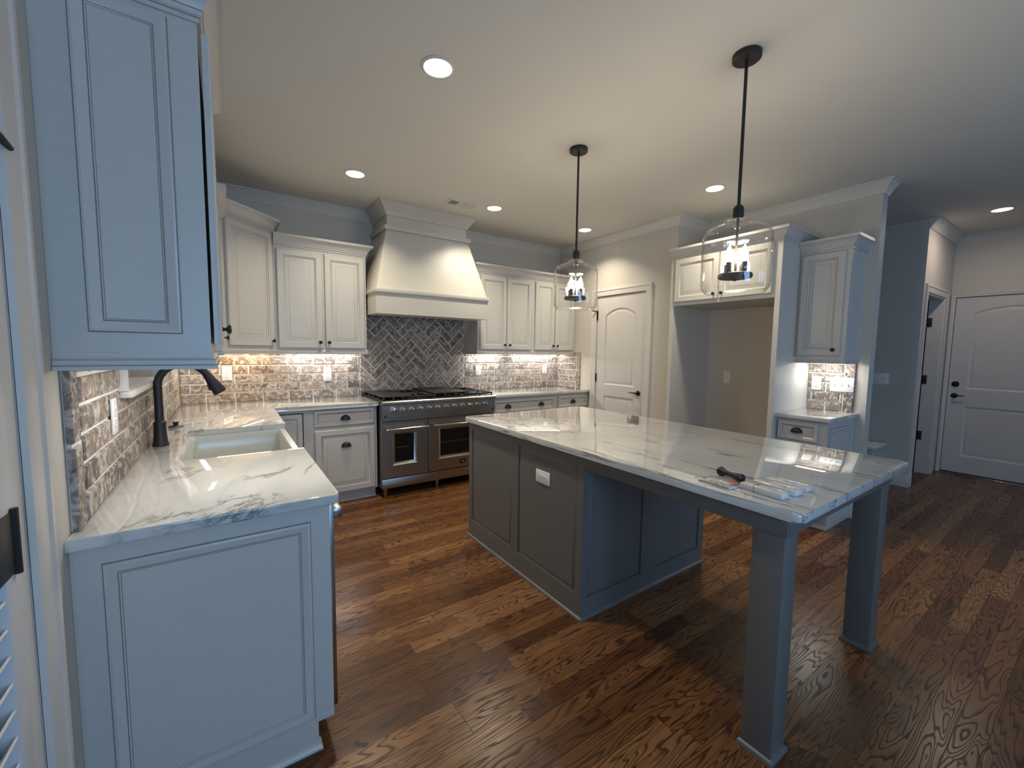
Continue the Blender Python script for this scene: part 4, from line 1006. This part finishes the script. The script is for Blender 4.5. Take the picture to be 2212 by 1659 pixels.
# ================================================================== pendants
def pendant(x, y, label):
    t = thing('pendant_light', label, 'light', (x, y, ZC), 'glass pendants over the island')
    bm = B(); lathe(bm, zframe(x, y, ZC-.026), [(0.0, 0), (0.058, 0), (0.062, 0.004), (0.062, 0.0255)], 28)
    for k in (-1, 1): lathe(bm, zframe(x+k*0.035, y+k*0.02, ZC-.032), [(0, 0), (0.004, 0.001), (0.005, 0.006)], 8)
    obj('canopy', bm, 'blackmatte', t)
    bm = B(); tube(bm, [(x, y, ZC-.026), (x, y, 2.115)], 0.0075, 12); obj('rod', bm, 'blackmatte', t)
    bm = B(); lathe(bm, zframe(x, y, 2.052), [(0, 0), (0.024, 0.0), (0.0245, 0.045), (0.022, 0.055), (0.013, 0.066), (0.008, 0.068)], 20); obj('socket_cap', bm, 'blackmatte', t)
    G = [(0.026, 2.050), (0.045, 2.048), (0.058, 2.040), (0.060, 2.032), (0.064, 2.026), (0.110, 2.012), (0.138, 1.998), (0.151, 1.978), (0.154, 1.955), (0.154, 1.85), (0.154, 1.745), (0.151, 1.728), (0.140, 1.712), (0.132, 1.703)]
    inn = [(r-0.003, z-(0.003 if i < 8 else 0)) for i, (r, z) in enumerate(G)]
    bm = B(); pf = G + list(reversed(inn)); seg = 48
    rings = [[bm.verts.new((x+r*math.cos(2*PI*k/seg), y+r*math.sin(2*PI*k/seg), z)) for k in range(seg)] for r, z in pf]
    for a, b in zip(rings, rings[1:]+rings[:1]):
        for k in range(seg): bm.faces.new((a[k], a[(k+1) % seg], b[(k+1) % seg], b[k]))
    obj('glass_shade', bm, 'glass', t)
    bm = B(); tube(bm, [(x, y, 2.052), (x, y, 1.775)], 0.006, 10); obj('stem', bm, 'blackmatte', t)
    bm = B(); lathe(bm, zframe(x, y, 1.772), [(0, 0), (0.072, 0), (0.076, 0.004), (0.076, 0.018), (0.072, 0.022), (0, 0.022)], 28); lathe(bm, zframe(x, y, 1.758), [(0, 0), (0.008, 0.002), (0.009, 0.014)], 12); obj('candle_plate', bm, 'blackmatte', t)
    for k in range(4):
        a = math.atan2(y, x)+math.radians(52+90*k); px, py = x+0.046*math.cos(a), y+0.046*math.sin(a)
        bm = B(); lathe(bm, zframe(px, py, 1.7945), [(0.013, 0), (0.013, 0.050), (0, 0.0505)], 14); s = obj('candle_sleeve', bm, 'blackmatte', t)
        bm = B(); lathe(bm, zframe(px, py, 1.845), [(0.008, 0), (0.011, 0.006), (0.0165, 0.022), (0.0165, 0.034), (0.012, 0.052), (0.006, 0.068), (0.002, 0.080), (0, 0.083)], 16); obj('bulb', bm, 'bulb', s)
    add_light('pendant_lamp', 'POINT', (x, y, 1.90), 10.0, (1.0, 0.83, 0.62), 0.04)
pendant(2.055, 2.215, 'glass pendant farther from the camera, over the far half of the island')
pendant(2.055, 1.088, 'glass pendant nearer the camera, over the island overhang')

# ================================================================== recessed lights, vent
CL = ['recessed ceiling light nearest the camera, largest of the five', 'recessed ceiling light above the cabinet left of the hood', 'recessed ceiling light right of the ceiling vent', 'recessed ceiling light in the far pantry corner', 'recessed ceiling light beside the near pendant rod']
for (cx, cy), lab in list(zip(CANS, CL)) + [((6.11, 0.733), 'recessed ceiling light in the entry hall above the exterior door')]:
    t = thing('recessed_light', lab, 'light', (cx, cy, ZC), 'recessed ceiling lights')
    bm = B(); lathe(bm, Fr((cx, cy, ZC-.0005), (1, 0, 0), (0, -1, 0), (0, 0, -1)), [(0.084, 0), (0.083, 0.003), (0.072, 0.008), (0.068, 0.006), (0.068, 0.001)], 36); obj('trim_ring', bm, 'trim', t)
    bm = B(); lathe(bm, Fr((cx, cy, ZC-.0008), (1, 0, 0), (0, -1, 0), (0, 0, -1)), [(0.0675, 0), (0.0675, 0.004), (0, 0.0045)], 36); obj('diffuser', bm, 'lens', t)
t = thing('air_vent', 'white ceiling air register in front of the hood', 'vent', (1.905, 3.66, ZC))
vx0, vx1, vy0, vy1 = 1.755, 2.055, 3.59, 3.74
bm = B(); Fv = Fr((0, 0, ZC), (1, 0, 0), (0, -1, 0), (0, 0, -1))
loops(bm, Fv, [(rect(vx0, vx1, -vy1, -vy0), .0005), (rect(vx0, vx1, -vy1, -vy0, .003), .006), (rect(vx0, vx1, -vy1, -vy0, .022), .009), (rect(vx0, vx1, -vy1, -vy0, .024), .004)], [0]*4); obj('register_frame', bm, 'trim', t)
bm = B()
for k in range(3):
    a = vx0+.026+k*.084; fbox(bm, Fv, a, a+.076, -vy1+.026, -vy0-.026, 0.0042, 0.0048)
obj('register_throat', bm, 'ventdark', t)
bm = B()
for k in range(3):
    a = vx0+.026+k*.084; n = 6
    for i in range(n):
        b = -vy1+.028+i*(vy1-vy0-.056)/n
        if k == 0: fbox(bm, Fv, a+i*.0125, a+i*.0125+.002, -vy1+.026, -vy0-.026, .005, .010)
        else: fbox(bm, Fv, a, a+.076, b, b+.013, .0055, .0075)
obj('register_blades', bm, 'trim', t)

# ================================================================== outlets and switches
def outlet(F, a, b, c, label, kind='duplex', gangs=1, group='outlets and switches', cat='outlet', w=0.075, h=0.124, name='wall_outlet', horiz=False):
    p = F.P(a, b, c); t = thing(name, label, cat, tuple(p), group)
    W = w+(gangs-1)*0.046
    if horiz: W, h = 0.124, 0.075
    bm = B(); fbox(bm, F, a-W/2, a+W/2, b-h/2, b+h/2, c+.0003, c+.006, .002); pl = obj('cover_plate', bm, 'plastic', t)
    def face(ax, bz, rot=False):
        bm = B(); fbox(bm, F, ax-.017, ax+.017, bz-.014, bz+.014, c+.006, c+.0085, .003)
        fc = obj('receptacle', bm, 'plastic', t)
        bm = B()
        for dx, dz, sw, sh in ((-.0065, .003, .0012, .0042), (.0065, .003, .0012, .0036), (0, -.0065, .0022, .0022)):
            if rot: dx, dz, sw, sh = dz, dx, sh, sw
            fbox(bm, F, ax+dx-sw, ax+dx+sw, bz+dz-sh, bz+dz+sh, c+.0085, c+.0089)
        obj('slots', bm, 'slot', fc)
    if kind == 'duplex':
        if horiz: face(a-.0195, b, True); face(a+.0195, b, True)
        else: face(a, b+.0195); face(a, b-.0195)
    elif kind == 'single': face(a, b)
    else:
        for k in range(gangs):
            ax = a+(k-(gangs-1)/2)*0.046
            bm = B(); fbox(bm, F, ax-.005, ax+.005, b-.011, b+.011, c+.006, c+.0075, .001); fbox(bm, F, ax-.0035, ax+.0035, b-.002, b+.010, c+.0075, c+.017, .001); obj('toggle', bm, 'plastic', t)
    return t
outlet(FB, -0.001, 1.171, BT, 'white outlet on the brick behind the faucet spray head')
outlet(FB, 0.829, 1.140, BT, 'white outlet on the brick left of the range')
outlet(FB, 2.571, 1.158, BT, 'white outlet on the brick just right of the range')
outlet(FB, 3.622, 1.155, BT, 'white outlet on the brick near the pantry wall corner')
outlet(FL, 1.978, 1.162, BT, 'white outlet on the sink-wall brick seen edge-on')
outlet(FN, -1.531, 1.151, BT, 'white outlet on the nook brick, left of the triple switch')
outlet(FN, -1.343, 1.148, BT, 'white triple toggle switch on the nook brick', 'toggle', 3, cat='light switch', name='light_switch', w=0.078)
outlet(FN, -2.360, 1.152, 0.0, 'white single outlet on the wall inside the refrigerator bay', 'single')
outlet(fx_(IX0, 0, 0, -1), -1.824, 0.684, -0.0014, 'white sideways outlet on the charcoal island panel', horiz=True)
outlet(fx_(XH, 0, 0, -1), -1.487, 1.149, 0.0, 'white switch plate on the grey hall wall', 'toggle', 3, cat='light switch', name='light_switch', w=0.075)

# ================================================================== hall bench
t = thing('hall_bench', 'low white built-in bench against the grey hall wall', 'bench', (5.72, 1.9, 0))
bm = B(); box(bm, 5.48, XH-.0005, 1.36, 2.42, 0.425, 0.455, 0.004); obj('seat_top', bm, 'trim', t)
bm = B(); box(bm, 5.51, XH-.0005, 1.385, 2.40, 0, 0.4245); panel(bm, fy_(0, 1.385), 5.56, 5.90, 0.10, 0.38, [(0, .0005, 0), (.003, .005, 0), (.02, .001, 0)]); obj('bench_box', bm, 'cab', t)

# ================================================================== things left on the island
def rot_box(bm, c, L, W, H, ang, z0, bev=0.002, mi=0):
    box(bm, -L/2, L/2, -W/2, W/2, 0, H, bev, mi)
def place(bm, x, y, z, ang, tilt=0.0, roll=0.0):
    Mx = Matrix.Translation((x, y, z)) @ Matrix.Rotation(ang, 4, 'Z') @ Matrix.Rotation(tilt, 4, 'Y') @ Matrix.Rotation(roll, 4, 'X')
    bmesh.ops.transform(bm, matrix=Mx, verts=bm.verts)
zi = ZT+0.0003
AP = math.radians(-92)
# carded packet with a red corner
t = thing('hardware_packet', 'white carded packet in clear plastic with a red corner on the island', 'packet', (1.535, 0.825, zi), 'packets left on the island')
bm = B(); box(bm, -.062, .062, -.040, .040, 0, .004, .001); place(bm, 1.528, 0.825, zi, AP); obj('backing_card', bm, 'card', t)
bm = B(); box(bm, -.058, .058, -.032, .036, .0045, .013, .003); place(bm, 1.530, 0.825, zi, AP); obj('plastic_pouch', bm, 'wrap', t)
bm = B(); box(bm, .028, .056, .010, .034, .0135, .0142); place(bm, 1.530, 0.825, zi, AP); obj('printed_corner', bm, 'red', t)
bm = B()
for dx in (-.012, .012): lathe(bm, Fr((dx, -.012, .0044), (1, 0, 0), (0, 1, 0), (0, 0, 1)), [(0, 0), (.010, 0), (.010, .002), (.004, .003), (0, .003)], 14)
place(bm, 1.530, 0.830, zi, AP); obj('screw_caps', bm, 'chrome', t)
bm = B(); box(bm, -.060, .060, -.0405, -.0365, .0042, .006); place(bm, 1.528, 0.825, zi, AP); obj('card_edge', bm, 'slot', t)
# black pull
bm = B()
p0 = Vector((1.640, 0.882, zi+.018)); p1 = Vector((1.606, 0.786, zi+.019))
d = p1-p0
tube(bm, [p0-d*0.13, p0-d*0.10, p0, p0+d*0.13, p0+d*0.25, p0+d*0.5, p0+d*0.7, p1-d*0.05, p1+d*0.08, p1+d*0.14], [0.004, 0.013, 0.0185, 0.016, 0.011, 0.0095, 0.012, 0.017, 0.0165, 0.006], 16)
tag(recentre(obj('cabinet_pull', bm, 'black')), 'black bone-shaped metal pull lying behind the carded packet', 'cabinet pull')
for k, (x, y, L, W, H, ang, lab) in enumerate([(1.560, 0.682, .150, .044, .021, -97, 'slim wrapped white box nearest the island edge'), (1.640, 0.672, .152, .056, .020, -95, 'slim wrapped white box in the middle of the three'), (1.722, 0.668, .145, .050, .017, -92, 'slim wrapped white box farthest from the island edge')]):
    t = thing('wrapped_box', lab, 'box', (x, y, zi), 'packets left on the island'); A = math.radians(ang)
    bm = B(); box(bm, -L/2, L/2, -W/2, W/2, 0, H, .003); place(bm, x, y, zi, A); b_ = obj('carton', bm, 'marble_island' if False else 'card', t)
    bm = B(); box(bm, -L/2-.002, L/2+.002, -W/2-.0015, W/2+.0015, .0005, H+.0015, .004); place(bm, x, y, zi, A); obj('film_wrap', bm, 'wrap', t)
    bm = B(); rr = random.Random(k)
    for i in range(10):
        sx, sy = rr.uniform(-L/2+.01, L/2-.012), rr.uniform(-W/2+.006, W/2-.01); s = rr.uniform(.003, .009)
        box(bm, sx, sx+s, sy, sy+s*.35, H+.0001, H+.0005)
    place(bm, x, y, zi, A); obj('printed_marks', bm, 'slot', t)
    if k == 0:
        bm = B(); box(bm, -L/2+.052, -L/2+.0535, -W/2-.0003, W/2+.0003, 0, H+.0004); place(bm, x, y, zi, A); obj('seam', bm, 'slot', t)
for l in bpy.data.lights:
    pass
